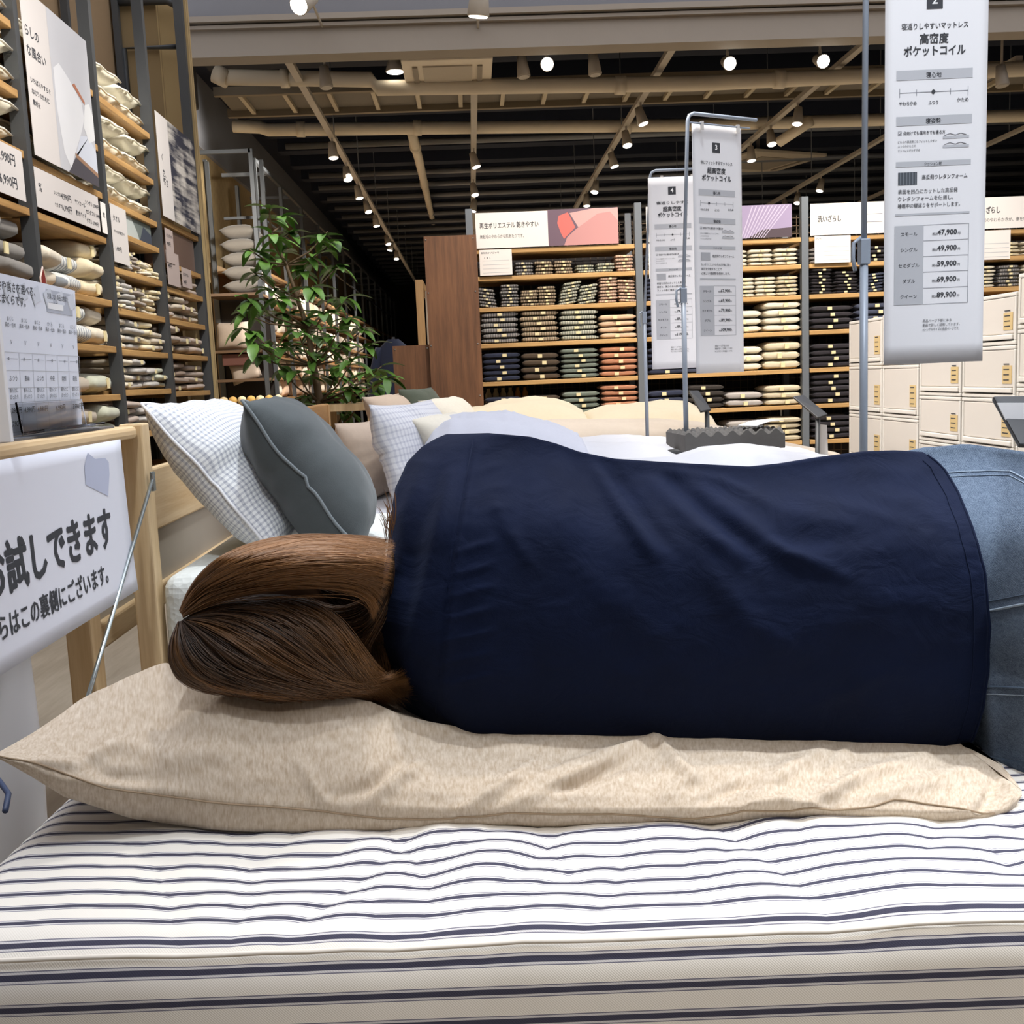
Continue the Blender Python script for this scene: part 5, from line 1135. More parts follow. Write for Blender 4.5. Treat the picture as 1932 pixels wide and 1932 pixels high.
t = thing('acrylic_stand', 'clear acrylic holder at the foot of the pillow chart', 'holder'); t.matrix_world = frame_matrix(A3 + xd * .12 + Vector((.01, -.004, 0)), xd, (-xd.normalized().y * .10, xd.normalized().x * .10, 1))
gl = NT('clear acrylic'); M_acr = gl.set((.96, .97, 1, 1), .04, Transmission_Weight=1.0, IOR=1.12)
MB().box((0, .0, .006), (.30, .055, .010)).build('front_plate', M_acr, t, bevel=.001); MB().box((0, 0, .010), (.30, .005, .045)).build('foot_plate', M_acr, t, bevel=.001)
tp0 = Vector(P(20, 836, 1.72)); o = MB().box((XL - .20, 1.45, ZT), (XR - .03, 2.12, ZT + .004)).build('dark_tray', plain('grey mat', rgb(92, 94, 100), .4)); tag(o, 'thin dark grey tray lying on top of the pine shelf', 'tray')
w0 = P(9, 720, 1.55); o = MB().box((w0[0] - .25, 1.55, .866), (w0[0], 1.56, float(P(9, 598, 1.55)[2]))).build('white_card', M_white, bevel=.001); tag(o, 'white upright card cut by the left picture edge beside the chart', 'card')
# white sack under the notice
sy = float(PX(131, 1300, XS - .05)[1]); sr = .15; sx = (XS - .05 - .16, sy - .19)
def sack(a, b_):
    th = a * 2 * math.pi; f_ = 1 + .10 * math.sin(th * 3 + b_ * 1.5) + .05 * math.sin(th * 7 + 1); k = interp(b_, [(0, .94), (.5, 1.0), (.9, .98), (.97, .8), (1, .1)])
    return (math.cos(th) * sr * f_ * k, math.sin(th) * .19 * f_ * k, b_ * .66)
mb = MB(); mb.grid(sack, 48, 16); o = mb.build('white_sack', plain('white vinyl', rgb(222, 222, 224), .4, 0, .02), smooth_=True, weld=True); o.location = (float(sx[0]), float(sx[1]), 0); tag(o, 'tall white cover sack standing on the floor under the notice', 'sack')
q = [P(-30, 1440, 1.25), P(2, 1478, 1.22), P(16, 1498, 1.18), P(10, 1530, 1.14)]; o = MB().tube([tuple(p) for p in q], .0035, 8).build('blue_cable', plain('dark blue cord', rgb(52, 66, 96), .5), smooth_=True); tag(o, 'dark blue cord end at the left edge beside the striped mattress', 'cord')

# ================================================================== NEAR BED WITH TICKING STRIPES
BA = math.radians(-2.3); BC_ = Vector((0.0, 1.0, 0.0))
def bedxy(x, y): return (BC_.x + x * math.cos(BA) - (y - 1) * math.sin(BA), BC_.y + x * math.sin(BA) + (y - 1) * math.cos(BA))
MZ = .462; MX0, MX1, MY0, MY1 = -.545, 1.75, .815, 1.80; RAD = .05
def wrinkle(x, y):
    w1 = abs(noise.noise(Vector((x * 8.6 + y * 2.2 + .6 * noise.noise(Vector((x * 2, y * 3, 4))), y * 2.2, 1.7)))) ** .8
    w2 = abs(noise.noise(Vector((x * 15 - y * 6, y * 5, 8.3)))) ** .9
    fade = smooth((x + .50) / .35) * (0.35 + .65 * smooth((y - .80) / .15))
    return (.020 * w1 + .008 * w2 - .0145) * fade + .004 * noise.noise(Vector((x * 2.5, y * 3, 3)))
prof = []                                                    # (y, z, arc) across the bed: front side, rounded edge, top, back edge
zb0 = .20; s = 0
pl_ = [(MY0, zb0), (MY0 - .004, .30), (MY0 - .002, .37), (MY0, MZ - RAD)]
for k in range(1, 9):
    a = k / 8 * math.pi / 2; pl_.append((MY0 + RAD * (1 - math.cos(a)), MZ - RAD + RAD * math.sin(a)))
n_ = 96; pl_ += [(MY0 + RAD + (MY1 - MY0 - 2 * RAD) * k / n_, MZ) for k in range(1, n_ + 1)]
for k in range(1, 7):
    a = k / 6 * math.pi / 2; pl_.append((MY1 - RAD + RAD * math.sin(a), MZ - RAD + RAD * math.cos(a)))
pl_.append((MY1, zb0)); arc = [0.0]
for k in range(1, len(pl_)): arc.append(arc[-1] + math.hypot(pl_[k][0] - pl_[k - 1][0], pl_[k][1] - pl_[k - 1][1]))
kref = next(i for i, p in enumerate(pl_) if p[0] > .95 and p[1] == MZ); arc0 = arc[kref] - pl_[kref][0]
mb = MB(); NX = 260; vs = []; NP = len(pl_)
for i in range(NX + 1):
    q = i / NX; x = MX0 + (MX1 - MX0) * q; le = x - MX0
    drop = 0.0; sh = 0.0
    if le < .07: a = 1 - le / .07; drop = .07 * (1 - math.sqrt(max(0, 1 - a * a)))
    for j, (y, z) in enumerate(pl_):
        w = wrinkle(x, y) if z > MZ - RAD else wrinkle(x, y) * .3
        zz = z - drop * (1 if z > .3 else .2) + w * (1 if z > MZ - .001 else max(0, (z - MZ + RAD) / RAD))
        X_, Y_ = bedxy(x, y - (w * .3 if z < MZ - .01 else 0)); vs.append((X_, Y_, zz)); mb.uv[len(vs) - 1] = (x, arc[j] - arc0)
fs = [(i * NP + j, (i + 1) * NP + j, (i + 1) * NP + j + 1, i * NP + j + 1) for i in range(NX) for j in range(NP - 1)]
mb.add(vs, fs); mb.f.append(tuple(range(NP - 1, -1, -1))); mb.mi.append(0); mb.f.append(tuple(NX * NP + j for j in range(NP))); mb.mi.append(0)
def ticking():
    t = NT('ticking stripe cotton'); s = t.n('ShaderNodeSeparateXYZ'); t.l(t.coord('UV'), s.inputs[0])
    per = .0268
    fr = t.math('FRACT', t.math('DIVIDE', t.math('ADD', s.outputs[1], .0268 * 40 - .972 + per / 2), per))
    r = t.n('ShaderNodeValToRGB'); r.color_ramp.interpolation = 'CONSTANT'; cr_ = r.color_ramp
    base = rgb(240, 236, 228); dk = rgb(60, 60, 80); md = rgb(112, 112, 130); pal = rgb(214, 212, 214)
    stops = [(0, base), (.30, md), (.335, pal), (.405, dk), (.595, pal), (.665, md), (.70, base)]
    cr_.elements[0].position = 0; cr_.elements[0].color = base; cr_.elements[1].position = .30; cr_.elements[1].color = md
    for p, c in stops[2:]:
        e = cr_.elements.new(p); e.color = c
    t.l(fr, r.inputs[0])
    tw = t.n('ShaderNodeTexWave'); tw.inputs['Scale'].default_value = 260; tw.wave_type = 'BANDS'; tw.bands_direction = 'DIAGONAL'; t.l(t.coord('UV'), tw.inputs['Vector'])
    t.bump(tw.outputs['Fac'], .15, .0006)
    return t.set(r.outputs[0], .88, Sheen_Weight=.1)
M_tick = ticking()
t = thing('mattress', 'thick mattress with navy ticking stripes in the foreground, under the lying person', 'mattress', (0, 0, 0))
mb.build('cover', M_tick, t, True)
sp = [tuple(bedxy(MX0 + .05 + (MX1 - MX0 - .05) * k / 60, MY0 + .010)) + (MZ - .012 + wrinkle(MX0 + .05 + (MX1 - MX0 - .05) * k / 60, MY0 + .02) * .6,) for k in range(61)]
MB().tube(sp, .0022, 6).build('edge_seam', plain('seam cream', rgb(232, 226, 216), .9), t, True)
t2 = thing('bed_frame', 'low pine frame under the striped mattress', 'bed', (0, 0, 0)); x0, y0 = bedxy(MX0 + .02, MY0 + .03)
bb = MB(); c4 = [bedxy(x, y) for x, y in ((MX0 + .03, MY0 + .02), (MX1, MY0 + .02), (MX1, MY1 - .02), (MX0 + .03, MY1 - .02))]
bb.add([(x, y, .13) for x, y in c4] + [(x, y, .198) for x, y in c4], [(3, 2, 1, 0), (4, 5, 6, 7), (0, 1, 5, 4), (1, 2, 6, 5), (2, 3, 7, 6), (3, 0, 4, 7)]); bb.build('base', M_pine, t2)
for (x, y) in ((MX0 + .1, MY0 + .08), (MX0 + .1, MY1 - .08), (MX1 - .1, MY0 + .08), (MX1 - .1, MY1 - .08)):
    a, b_ = bedxy(x, y); MB().lathe([(.03, 0), (.03, .13)], (a, b_, 0), 12).build('leg', M_pine, t2)

# ================================================================== strokes: folds drawn as ridges over a cloth
def stroke_field(strokes):
    segs = []
    for pts, w, amp in strokes:
        pts = np.array(pts, float); n = len(pts) - 1
        for k in range(n): segs.append((pts[k], pts[k + 1], k / n, (k + 1) / n, w, amp, n))
    groups = []
    for pts, w, amp in strokes: groups.append((np.array(pts, float), w, amp))
    def f(px, py):
        tot = 0.0
        for pts, w, amp in groups:
            if px < pts[:, 0].min() - 3 * w or px > pts[:, 0].max() + 3 * w or py < pts[:, 1].min() - 3 * w or py > pts[:, 1].max() + 3 * w: continue
            best = 1e9; bt = 0; n = len(pts) - 1
            for k in range(n):
                a = pts[k]; d = pts[k + 1] - a; L2_ = d @ d; u = max(0, min(1, ((px - a[0]) * d[0] + (py - a[1]) * d[1]) / L2_)); dx = px - a[0] - d[0] * u; dy = py - a[1] - d[1] * u; dd = math.hypot(dx, dy)
                if dd < best: best = dd; bt = (k + u) / n
            tot += amp * math.exp(-(best / w) ** 2) * math.sin(math.pi * (.08 + .84 * bt)) ** .7
        return tot
    return f
def proj(p):
    c = ROT @ (np.array(p) - EYE) if False else np.array([np.dot(ROT[:, 0], np.array(p) - EYE), np.dot(ROT[:, 1], np.array(p) - EYE), np.dot(ROT[:, 2], np.array(p) - EYE)])
    return 966 - c[0] / c[2] * FPX, 966 + c[1] / c[2] * FPX

# ================================================================== LONG OATMEAL PILLOW
FB = [(-6, 1429), (60, 1466), (120, 1503), (250, 1545), (400, 1566), (600, 1574), (800, 1569), (1000, 1562), (1200, 1564), (1400, 1556), (1600, 1561), (1720, 1563), (1850, 1561), (1900, 1547), (1928, 1502)]
TP = [(-6, 1421), (60, 1384), (150, 1320), (250, 1273), (310, 1250), (360, 1262), (450, 1290), (540, 1306), (620, 1308), (700, 1324), (760, 1350), (900, 1380), (1100, 1384), (1240, 1388), (1500, 1396), (1700, 1402), (1825, 1410), (1868, 1436), (1905, 1462), (1928, 1492)]
YT = [(-6, 1.035), (60, 1.10), (150, 1.22), (310, 1.31), (360, 1.22), (420, 1.165), (560, 1.15), (680, 1.155), (760, 1.18), (900, 1.19), (1825, 1.18), (1890, 1.12), (1928, 1.05)]
YF = [(-6, 1.03), (60, 1.04), (150, 1.06), (300, 1.085), (400, 1.0785), (600, 1.075), (1000, 1.06), (1400, 1.045), (1850, 1.022), (1928, 1.035)]
pf = stroke_field([([(960, 1522), (1090, 1462), (1232, 1398)], 12.2, .007), ([(1010, 1470), (1120, 1430), (1225, 1400)], 8.6, .005), ([(1236, 1390), (1262, 1425), (1310, 1470)], 10.1, .007), ([(1255, 1500), (1300, 1465), (1420, 1440)], 13.0, .004),
                   ([(1420, 1500), (1490, 1450), (1560, 1418)], 14.4, .006), ([(1520, 1520), (1610, 1470), (1740, 1432)], 13.0, .007), ([(1560, 1465), (1580, 1430), (1600, 1412)], 8.6, .004), ([(860, 1540), (950, 1480), (1010, 1440)], 11.5, .005),
                   ([(690, 1520), (760, 1462), (800, 1440)], 10.1, .004), ([(560, 1430), (600, 1500), (620, 1520)], 7.2, .003), ([(640, 1500), (700, 1480), (780, 1420)], 11.5, -.004), ([(1000, 1500), (1100, 1475), (1180, 1440)], 10.1, -.006), ([(1330, 1510), (1400, 1480), (1480, 1480)], 10.1, -.005),
                   ([(1640, 1500), (1740, 1480), (1850, 1450)], 14.4, .005), ([(740, 1352), (800, 1372), (860, 1376)], 7.2, .003), ([(1380, 1552), (1420, 1520), (1480, 1512), (1560, 1535)], 10.1, .005), ([(40, 1440), (140, 1440), (240, 1400)], 11.5, .004), ([(200, 1400), (330, 1430), (430, 1420)], 18.7, .004), ([(120, 1410), (200, 1460), (300, 1470)], 13.0, -.004),
                   ([(880, 1395), (980, 1410), (1080, 1400)], 11.5, .003), ([(1840, 1540), (1870, 1500), (1880, 1470)], 8.6, -.006), ([(1885, 1470), (1905, 1490), (1900, 1530)], 6.5, .006)])
NV = 34; NU = 200
def oat(u, v):
    px = -6 + 1934 * u
    fb = interp(px, FB); tp_ = interp(px, TP); yf = interp(px, YF) * .982; yt = interp(px, YT) * .985
    if v <= 1:
        py = fb + (tp_ - fb) * v; g = interp(v, [(0, 0.06), (.08, -.04), (.2, -.08), (.35, .0), (.5, .14), (.7, .42), (.88, .78), (1, 1)])
        q = Vector(P(px, py, yf + (yt - yf) * g)); a = 2.3 * pf(px, py) * min(1, v * 6) + .0016 * noise.noise(Vector((px * .012, py * .02, 5))) + .0012 * noise.noise(Vector((px * .03, py * .035, 9)))
        return tuple(q + Vector((0, -.62, .72)) * a)
    w = v - 1; q = Vector(P(px, tp_, yt)); zl = max(MZ + .004, q.z - .012 - .05 * smooth(w)); 
    return (q.x, q.y + .26 * w * (1 if 100 < px < 1860 else .6), zl)
mb = MB(); mb.grid(oat, NU, NV, uv=lambda a, b_: (a * 1.05, b_ * .3)); 
vv = [1 + k / 8 for k in range(9)]
mb2 = MB(); mb2.grid(lambda a, b_: oat(a, 1.0001 + b_), NU, 8, uv=lambda a, b_: (a * 1.05, .3 + b_ * .3)); o_ = len(mb.v)
for k_, q in mb2.uv.items(): mb.uv[k_ + o_] = q
mb.add(mb2.v, mb2.f)
# underside closing the pillow on the mattress
def under(a, b_):
    p0 = Vector(oat(a, 0)); p1 = Vector(oat(a, 2.0)); q = p0.lerp(p1, b_); zz = min(p0.z, MZ + .004 + max(0, p0.z - MZ - .004) * (1 - b_)); 
    return (q.x, q.y, p0.z + (p1.z - p0.z) * b_ - .012 * math.sin(math.pi * b_))
mb3 = MB(); mb3.grid(under, NU, 6, uv=lambda a, b_: (a * 1.05, .9 + b_ * .3), flip=True); o_ = len(mb.v)
for k_, q in mb3.uv.items(): mb.uv[k_ + o_] = q
mb.add(mb3.v, mb3.f)
def heather():
    t = NT('oatmeal heather jersey'); c = t.coord('UV'); a = t.noise(t.mapped(c, (420, 60, 1)), 1.0, 3); b_ = t.noise(t.mapped(c, (140, 40, 1)), 1.0, 2)
    f = t.math('ADD', t.math('MULTIPLY', a, .6), t.math('MULTIPLY', b_, .4)); r = t.n('ShaderNodeValToRGB'); r.color_ramp.elements[0].position = .36; r.color_ramp.elements[1].position = .66
    r.color_ramp.elements[0].color = rgb(176, 158, 136); r.color_ramp.elements[1].color = rgb(208, 195, 178); t.l(f, r.inputs[0]); t.bump(a, .25, .0008); return t.set(r.outputs[0], .9, Sheen_Weight=.15)
M_oatm = heather()
t = thing('long_pillow', 'long oatmeal beige pillow lying along the front edge under the person', 'pillow', (0, 0, 0))
mb.build('cover', M_oatm, t, True, weld=True)
SM = [(-6, 1425), (100, 1452), (200, 1487), (400, 1514), (600, 1530), (720, 1545), (840, 1546), (960, 1535), (1150, 1536), (1300, 1546), (1420, 1532), (1560, 1530), (1640, 1524), (1690, 1508), (1780, 1520), (1890, 1538)]
def seam_pt(px):
    fb = interp(px, FB); tp_ = interp(px, TP); v = (interp(px, SM) - fb) / (tp_ - fb) if abs(tp_ - fb) > 12 else .5
    return Vector(oat((px + 6) / 1934, max(0.02, v))) + Vector((0, -.0006, .0002))
MB().tube([tuple(seam_pt(-6 + k * 19)) for k in range(100)], .0011, 5).build('seam', plain('oatmeal seam', rgb(150, 130, 106), .9), t, True)

# ================================================================== THE LYING PERSON
person = thing('person', 'person with long brown hair, navy shirt and jeans lying on the striped mattress, back turned', 'person', (0, 0, 0))
T_ = [(690, 818), (850, 819), (920, 817), (1000, 824), (1050, 837), (1095, 853), (1160, 866), (1250, 872), (1320, 876), (1420, 881), (1480, 875), (1560, 862), (1640, 852), (1700, 850), (1745, 853), (1866, 858)]
B_ = [(690, 1340), (745, 1352), (800, 1372), (920, 1388), (1100, 1388), (1240, 1393), (1500, 1401), (1700, 1408), (1825, 1416), (1870, 1420)]
LV = [(0, 762), (.07, 742), (.16, 712), (.24, 698), (.33, 694), (.42, 704), (.50, 722), (.58, 731), (.69, 735), (.81, 746), (.90, 768), (.955, 796), (.985, 822), (1.0, 842)]
RV = [(0, 1822), (.04, 1836), (.15, 1855), (.28, 1866), (.42, 1867), (.6, 1856), (.75, 1835), (.86, 1810), (.95, 1779), (1.0, 1742)]
sf = stroke_field([([(1118, 872), (1172, 965), (1232, 1050)], 15, .013), ([(1150, 880), (1210, 965), (1270, 1040)], 15, -.009), ([(1225, 905), (1306, 990), (1389, 1050)], 17, .012), ([(1262, 900), (1345, 975), (1430, 1045)], 13, -.008), ([(1310, 918), (1401, 985), (1484, 1045), (1590, 1085)], 17, .012),
                   ([(1170, 868), (1260, 884), (1360, 905), (1440, 950)], 10, .007), ([(1400, 935), (1480, 965), (1593, 985)], 20, .008), ([(1390, 1000), (1500, 1020), (1640, 1015)], 22, -.006), ([(1480, 940), (1600, 955), (1720, 990)], 14, .004), ([(1540, 900), (1640, 880), (1720, 895)], 18, .004),
                   ([(892, 826), (872, 930), (853, 1035), (835, 1190), (821, 1345)], 5, -.005), ([(905, 826), (885, 930), (866, 1035), (848, 1190), (834, 1345)], 8, .005), ([(798, 880), (760, 975), (742, 1100)], 16, .010), ([(830, 880), (790, 1000), (768, 1150)], 16, -.008), ([(850, 900), (812, 1060), (780, 1200), (762, 1300)], 15, .010),
                   ([(1523, 1335), (1610, 1300), (1695, 1262)], 16, .005), ([(1312, 1035), (1360, 1110), (1420, 1180), (1500, 1230)], 26, .006), ([(1420, 1300), (1520, 1260), (1640, 1200)], 30, -.004), ([(1050, 845), (1075, 930), (1060, 1040)], 26, .006), ([(985, 830), (985, 950), (950, 1060)], 20, -.004),
                   ([(930, 940), (960, 1000), (1010, 1080)], 14, .004), ([(1100, 1080), (1180, 1150), (1280, 1250)], 30, .004), ([(1600, 1120), (1720, 1130), (1840, 1160)], 26, .003), ([(1640, 930), (1720, 950), (1800, 1000)], 16, .003)] +
                  [([(862 + k * -6, 1045 + k * 42), (900, 1030 + k * 42), (930, 1022 + k * 42)], 7, .0035) for k in range(7)] + [([(900, 850 + k * 40), (930, 840 + k * 40), (960, 835 + k * 40)], 7, .002) for k in range(4)])
def dep(u, v):
    e = math.cos(min(1, abs(v * 2 - 1)) * math.pi / 2)                      # 1 in the middle of the back
    d = 1.215 - .085 * (max(0, 1 - (2 * v - .92) ** 2) if v < .96 else 0) ** .8
    d = 1.20 - .075 * math.sin(math.pi * min(1, max(0, (v + .12) / 1.12)) ** .85)
    d += .075 * smooth((v - .62) / .38) ** 1.6
    d += .13 * max(0, 1 - u / .13) ** 2.2 + .02 * max(0, (u - .9) / .1) ** 2
    return d
def shirt(u, v):
    l_ = interp(v, LV); r_ = interp(v, RV); px = l_ + (r_ - l_) * u; b_ = interp(px, B_); t_ = interp(px, T_); py = b_ + (t_ - b_) * v
    q = Vector(P(px, py, dep(u, v))); fade = min(1, (1 - v) * 14) * min(1, v * 14)
    a = (sf(px, py) + .0035 * noise.noise(Vector((px * .006, py * .006, 2))) + .0014 * noise.noise(Vector((px * .02 + py * .008, py * .02, 6))) + .0007 * noise.noise(Vector((px * .05, py * .06, 1)))) * fade
    return tuple(q + Vector((0, -.86, .5)) * a)
def shirt_far(u, w):
    p = Vector(shirt(u, 1.0)); k = math.sin(w * math.pi / 2); y = p.y + .23 * k; z0 = MZ + .012
    z = z0 + (p.z - z0) * math.cos(w * math.pi / 2) ** .75
    return (p.x + (u - .5) * -.06 * w, y, z)
mb = MB(); mb.grid(shirt, 180, 110, uv=lambda a, b_: (a * .7, b_ * .45)); n0 = len(mb.v); m2 = MB(); m2.grid(shirt_far, 180, 20, uv=lambda a, b_: (a * .7, .45 + b_ * .4))
for k_, q in m2.uv.items(): mb.uv[k_ + n0] = q
mb.add(m2.v, m2.f)
shl = Vector(P(880, 850, 1.36)); 
mb.tube([tuple(shl + Vector((.02, .0, -.06))), tuple(shl + Vector((.10, .14, -.12))), tuple(shl + Vector((.12, .27, -.22)))], [.055, .055, .05], 16, cap=False)
def navy():
    t = NT('navy cotton'); c = t.coord('UV'); f = t.noise(c, 14, 4); w = t.noise(t.mapped(c, (900, 900, 1)), 1.0, 2)
    cr2 = t.n('ShaderNodeTexNoise'); cr2.inputs['Scale'].default_value = 16; cr2.inputs['Detail'].default_value = 6; cr2.inputs['Distortion'].default_value = 1.6; t.l(c, cr2.inputs['Vector']); t.bump(t.math('ADD', t.math('MULTIPLY', w, .10), t.math('ABSOLUTE', t.math('SUBTRACT', cr2.outputs['Fac'], .5))), .55, .006); return t.set(t.mix(f, rgb(5, 14, 36), rgb(9, 22, 52)), .85, Specular_IOR_Level=.15, Sheen_Weight=.05, Sheen_Roughness=.4, Sheen_Tint=(.3, .45, .9, 1))
M_navy = navy(); M_navyd = plain('navy seam', rgb(8, 12, 24), .95, Specular_IOR_Level=.1)
so = mb.build('shirt', M_navy, person, True, weld=True); so.modifiers.new('s', 'SOLIDIFY').thickness = .0015
def on_shirt(px, py, lift=.001):
    lo = .0; v = .5; u = .5
    for _ in range(12):
        b_ = interp(px, B_); t_ = interp(px, T_); v = (py - b_) / (t_ - b_); l_ = interp(v, LV); r_ = interp(v, RV); u = (px - l_) / (r_ - l_)
    return tuple(Vector(shirt(max(0, min(1, u)), max(0, min(1, v)))) + Vector((0, -lift, lift * .4)))
MB().tube([on_shirt(*q) for q in [(893, 828), (880, 900), (868, 960), (853, 1035), (843, 1110), (835, 1190), (828, 1270), (822, 1345)]], .0009, 5).build('yoke_seam', M_navy, so, True)
MB().tube([shirt(1.0, k / 40 * .99) for k in range(41)], .0018, 6).build('hem', M_navy, so, True)
MB().tube([tuple(Vector(shirt(.975, .02 + k / 40 * .95)) + Vector((0, -.0008, .0003))) for k in range(41)], .0006, 5).build('hem_stitch', M_navy, so, True)
# jeans
JT = [(1600, 885), (1720, 852), (1760, 844), (1795, 842), (1830, 838), (1932, 852), (2100, 880), (2350, 930)]
JB = [(1600, 1400), (1825, 1412), (1880, 1436), (1932, 1458), (2100, 1480), (2350, 1490)]
def jeans(u, v):
    px = 1600 + 700 * u; b_ = interp(px, JB); t_ = interp(px, JT); py = b_ + (t_ - b_) * v
    d = 1.225 - .085 * math.sin(math.pi * min(1, max(0, (v + .10) / 1.10)) ** .9) + .10 * smooth((v - .66) / .34) ** 1.5 + .10 * max(0, u - .5) ** 2 + .03 * smooth((.6 - u) / .4)
    d -= .072 * smooth((px - 1862) / 110) * (1 - .3 * max(0, 1 - v / .3)) + .052 * smooth((px - 1836) / 36) * max(0, 1 - v / .3)
    a = .006 * noise.noise(Vector((px * .008, py * .008, 21))) + .0016 * noise.noise(Vector((px * .03, py * .03, 2)))
    return tuple(Vector(P(px, py, d)) + Vector((0, -.9, .4)) * a * min(1, (1 - v) * 10))
def jeans_far(u, w):
    p = Vector(jeans(u, 1)); z0 = MZ + .012; return (p.x, p.y + .24 * math.sin(w * math.pi / 2), z0 + (p.z - z0) * math.cos(w * math.pi / 2) ** .8)
mb = MB(); mb.grid(jeans, 70, 70, uv=lambda a, b_: (a * .35, b_ * .4)); n0 = len(mb.v); m2 = MB(); m2.grid(jeans_far, 70, 14, uv=lambda a, b_: (a * .35, .4 + b_ * .4))
for k_, q in m2.uv.items(): mb.uv[k_ + n0] = q
mb.add(m2.v, m2.f)
HIP = Vector(P(1950, 1130, 1.34))
KN = [HIP + Vector((.20, .26, .06)), HIP + Vector((.24, .24, -.06))]; AN = [HIP + Vector((.60, .16, -.06)), HIP + Vector((.64, .10, -.07))]
for k in (0, 1): mb.tube([tuple(HIP + Vector((-.02, .02, .06 - .14 * k))), tuple(KN[k]), tuple(KN[k] + (AN[k] - KN[k]) * .12), tuple(AN[k])], [.105, .085, .078, .06], 18)
def denim():
    t = NT('washed denim'); c = t.coord('UV'); tw = t.n('ShaderNodeTexWave'); tw.inputs['Scale'].default_value = 330; tw.bands_direction = 'DIAGONAL'; tw.inputs['Distortion'].default_value = 3; tw.inputs['Detail'].default_value = 2; t.l(c, tw.inputs['Vector'])
    f = t.noise(c, 170, 4); g = t.noise(t.mapped(c, (700, 700, 1)), 1, 2); ff = t.math('ADD', t.math('ADD', t.math('MULTIPLY', tw.outputs['Fac'], .22), t.math('MULTIPLY', f, .28)), t.math('MULTIPLY', g, .5))
    r = t.n('ShaderNodeValToRGB'); r.color_ramp.elements[0].position = .3; r.color_ramp.elements[1].position = .78; r.color_ramp.elements[0].color = rgb(50, 64, 84); r.color_ramp.elements[1].color = rgb(118, 134, 154); t.l(ff, r.inputs[0])
    t.bump(tw.outputs['Fac'], .3, .0008); return t.set(r.outputs[0], .9, Specular_IOR_Level=.2)
M_den = denim(); M_thread = plain('pale denim seam', rgb(140, 156, 174), .9, 0, .15, 200); M_dend = plain('dark denim seam', rgb(70, 86, 106), .9)
jo = mb.build('jeans', M_den, person, True, weld=True)
def on_j(px, py, lift=.001):
    u = (px - 1600) / 700; b_ = interp(px, JB); t_ = interp(px, JT); return tuple(Vector(jeans(u, (py - b_) / (t_ - b_))) + Vector((0, -lift, lift * .5)))
def jseam(pts, r, mat, nm, lift=.001):
    out = []
    for a, b_ in zip(pts[:-1], pts[1:]):
        for k in range(6): out.append(on_j(a[0] + (b_[0] - a[0]) * k / 6, a[1] + (b_[1] - a[1]) * k / 6, lift))
    out.append(on_j(*pts[-1], lift)); MB().tube(out, r * .7, 6).build(nm, mat, jo, True)
for pts, r, m, nm in [([(1780, 893), (1860, 889), (1905, 890), (1932, 905), (1990, 930)], .0016, M_thread, 'pocket_edge'), ([(1780, 901), (1860, 897), (1903, 898), (1932, 913), (1990, 938)], .0009, M_thread, 'pocket_stitch'),
                      ([(1830, 1158), (1880, 1150), (1932, 1140), (2010, 1120)], .0022, M_thread, 'yoke_seam'), ([(1830, 1140), (1880, 1132), (1932, 1122), (2010, 1102)], .0010, M_dend, 'yoke_stitch'), ([(1830, 1296), (1880, 1296), (1932, 1298), (2010, 1302)], .0020, M_dend, 'seat_seam'), ([(1830, 1310), (1880, 1310), (1932, 1312), (2010, 1316)], .0010, M_thread, 'seat_stitch'),
                      ([(1850, 1424), (1880, 1430), (1932, 1440), (2010, 1452)], .0020, M_dend, 'side_seam')]: jseam(pts, r, m, nm)
# body: one continuous skinned figure inside the clothes
bv = []; be = []; brad = []
def J(p, r, parent=None):
    bv.append(tuple(p)); brad.append(r)
    if parent is not None: be.append((parent, len(bv) - 1))
    return len(bv) - 1
HC = Vector(P(490, 1168, 1.27)); NK = Vector(P(705, 1120, 1.30)); CH = Vector(P(960, 1110, 1.31)); WA = Vector(P(1400, 1140, 1.32)); PV = Vector(P(1800, 1135, 1.33))
pv = J(PV, .11); wa = J(WA, .095, pv); ch = J(CH, .105, wa); nk = J(NK, .05, ch); h0 = J(HC + Vector((.03, 0, -.005)), .062, nk); h1 = J(HC + Vector((-.02, .01, 0)), .075, h0); h2 = J(HC + Vector((-.06, .0, 0)), .06, h1)
ns = J(HC + Vector((.0, .085, 0)), .016, h1); 
def hand(wr, d, nrm, par):
    d = d.normalized(); s_ = d.cross(nrm).normalized(); pm = J(wr + d * .045, .022, par)
    for k, (o_f, l_) in enumerate([(-.027, .06), (-.009, .07), (.009, .066), (.026, .052)]):
        a = J(wr + d * .082 + s_ * o_f, .0095, pm); b_ = J(wr + d * (.082 + l_ * .55) + s_ * o_f * 1.15 + nrm * .010, .0088, a); J(wr + d * (.082 + l_) + s_ * o_f * 1.2 + nrm * .026, .0078, b_)
    a = J(wr + d * .03 + s_ * -.032 + nrm * .008, .0105, pm); b_ = J(wr + d * .055 + s_ * -.05 + nrm * .02, .0095, a); J(wr + d * .078 + s_ * -.056 + nrm * .03, .008, b_)
for sgn in (1, -1):
    sh = J(CH + Vector((-.06, .03, .115 * sgn)), .05, ch); el = J(CH + Vector((.02, .25 if sgn > 0 else .2, .03 if sgn > 0 else -.10)), .038, sh); wrp = CH + Vector((-.16, .34 if sgn > 0 else .33, -.02 if sgn > 0 else -.12)); w_ = J(wrp, .024, el); hand(wrp, Vector((-1, .15, -.1)), Vector((0, -.3, -1)) if sgn > 0 else Vector((0, -.2, 1)), w_)
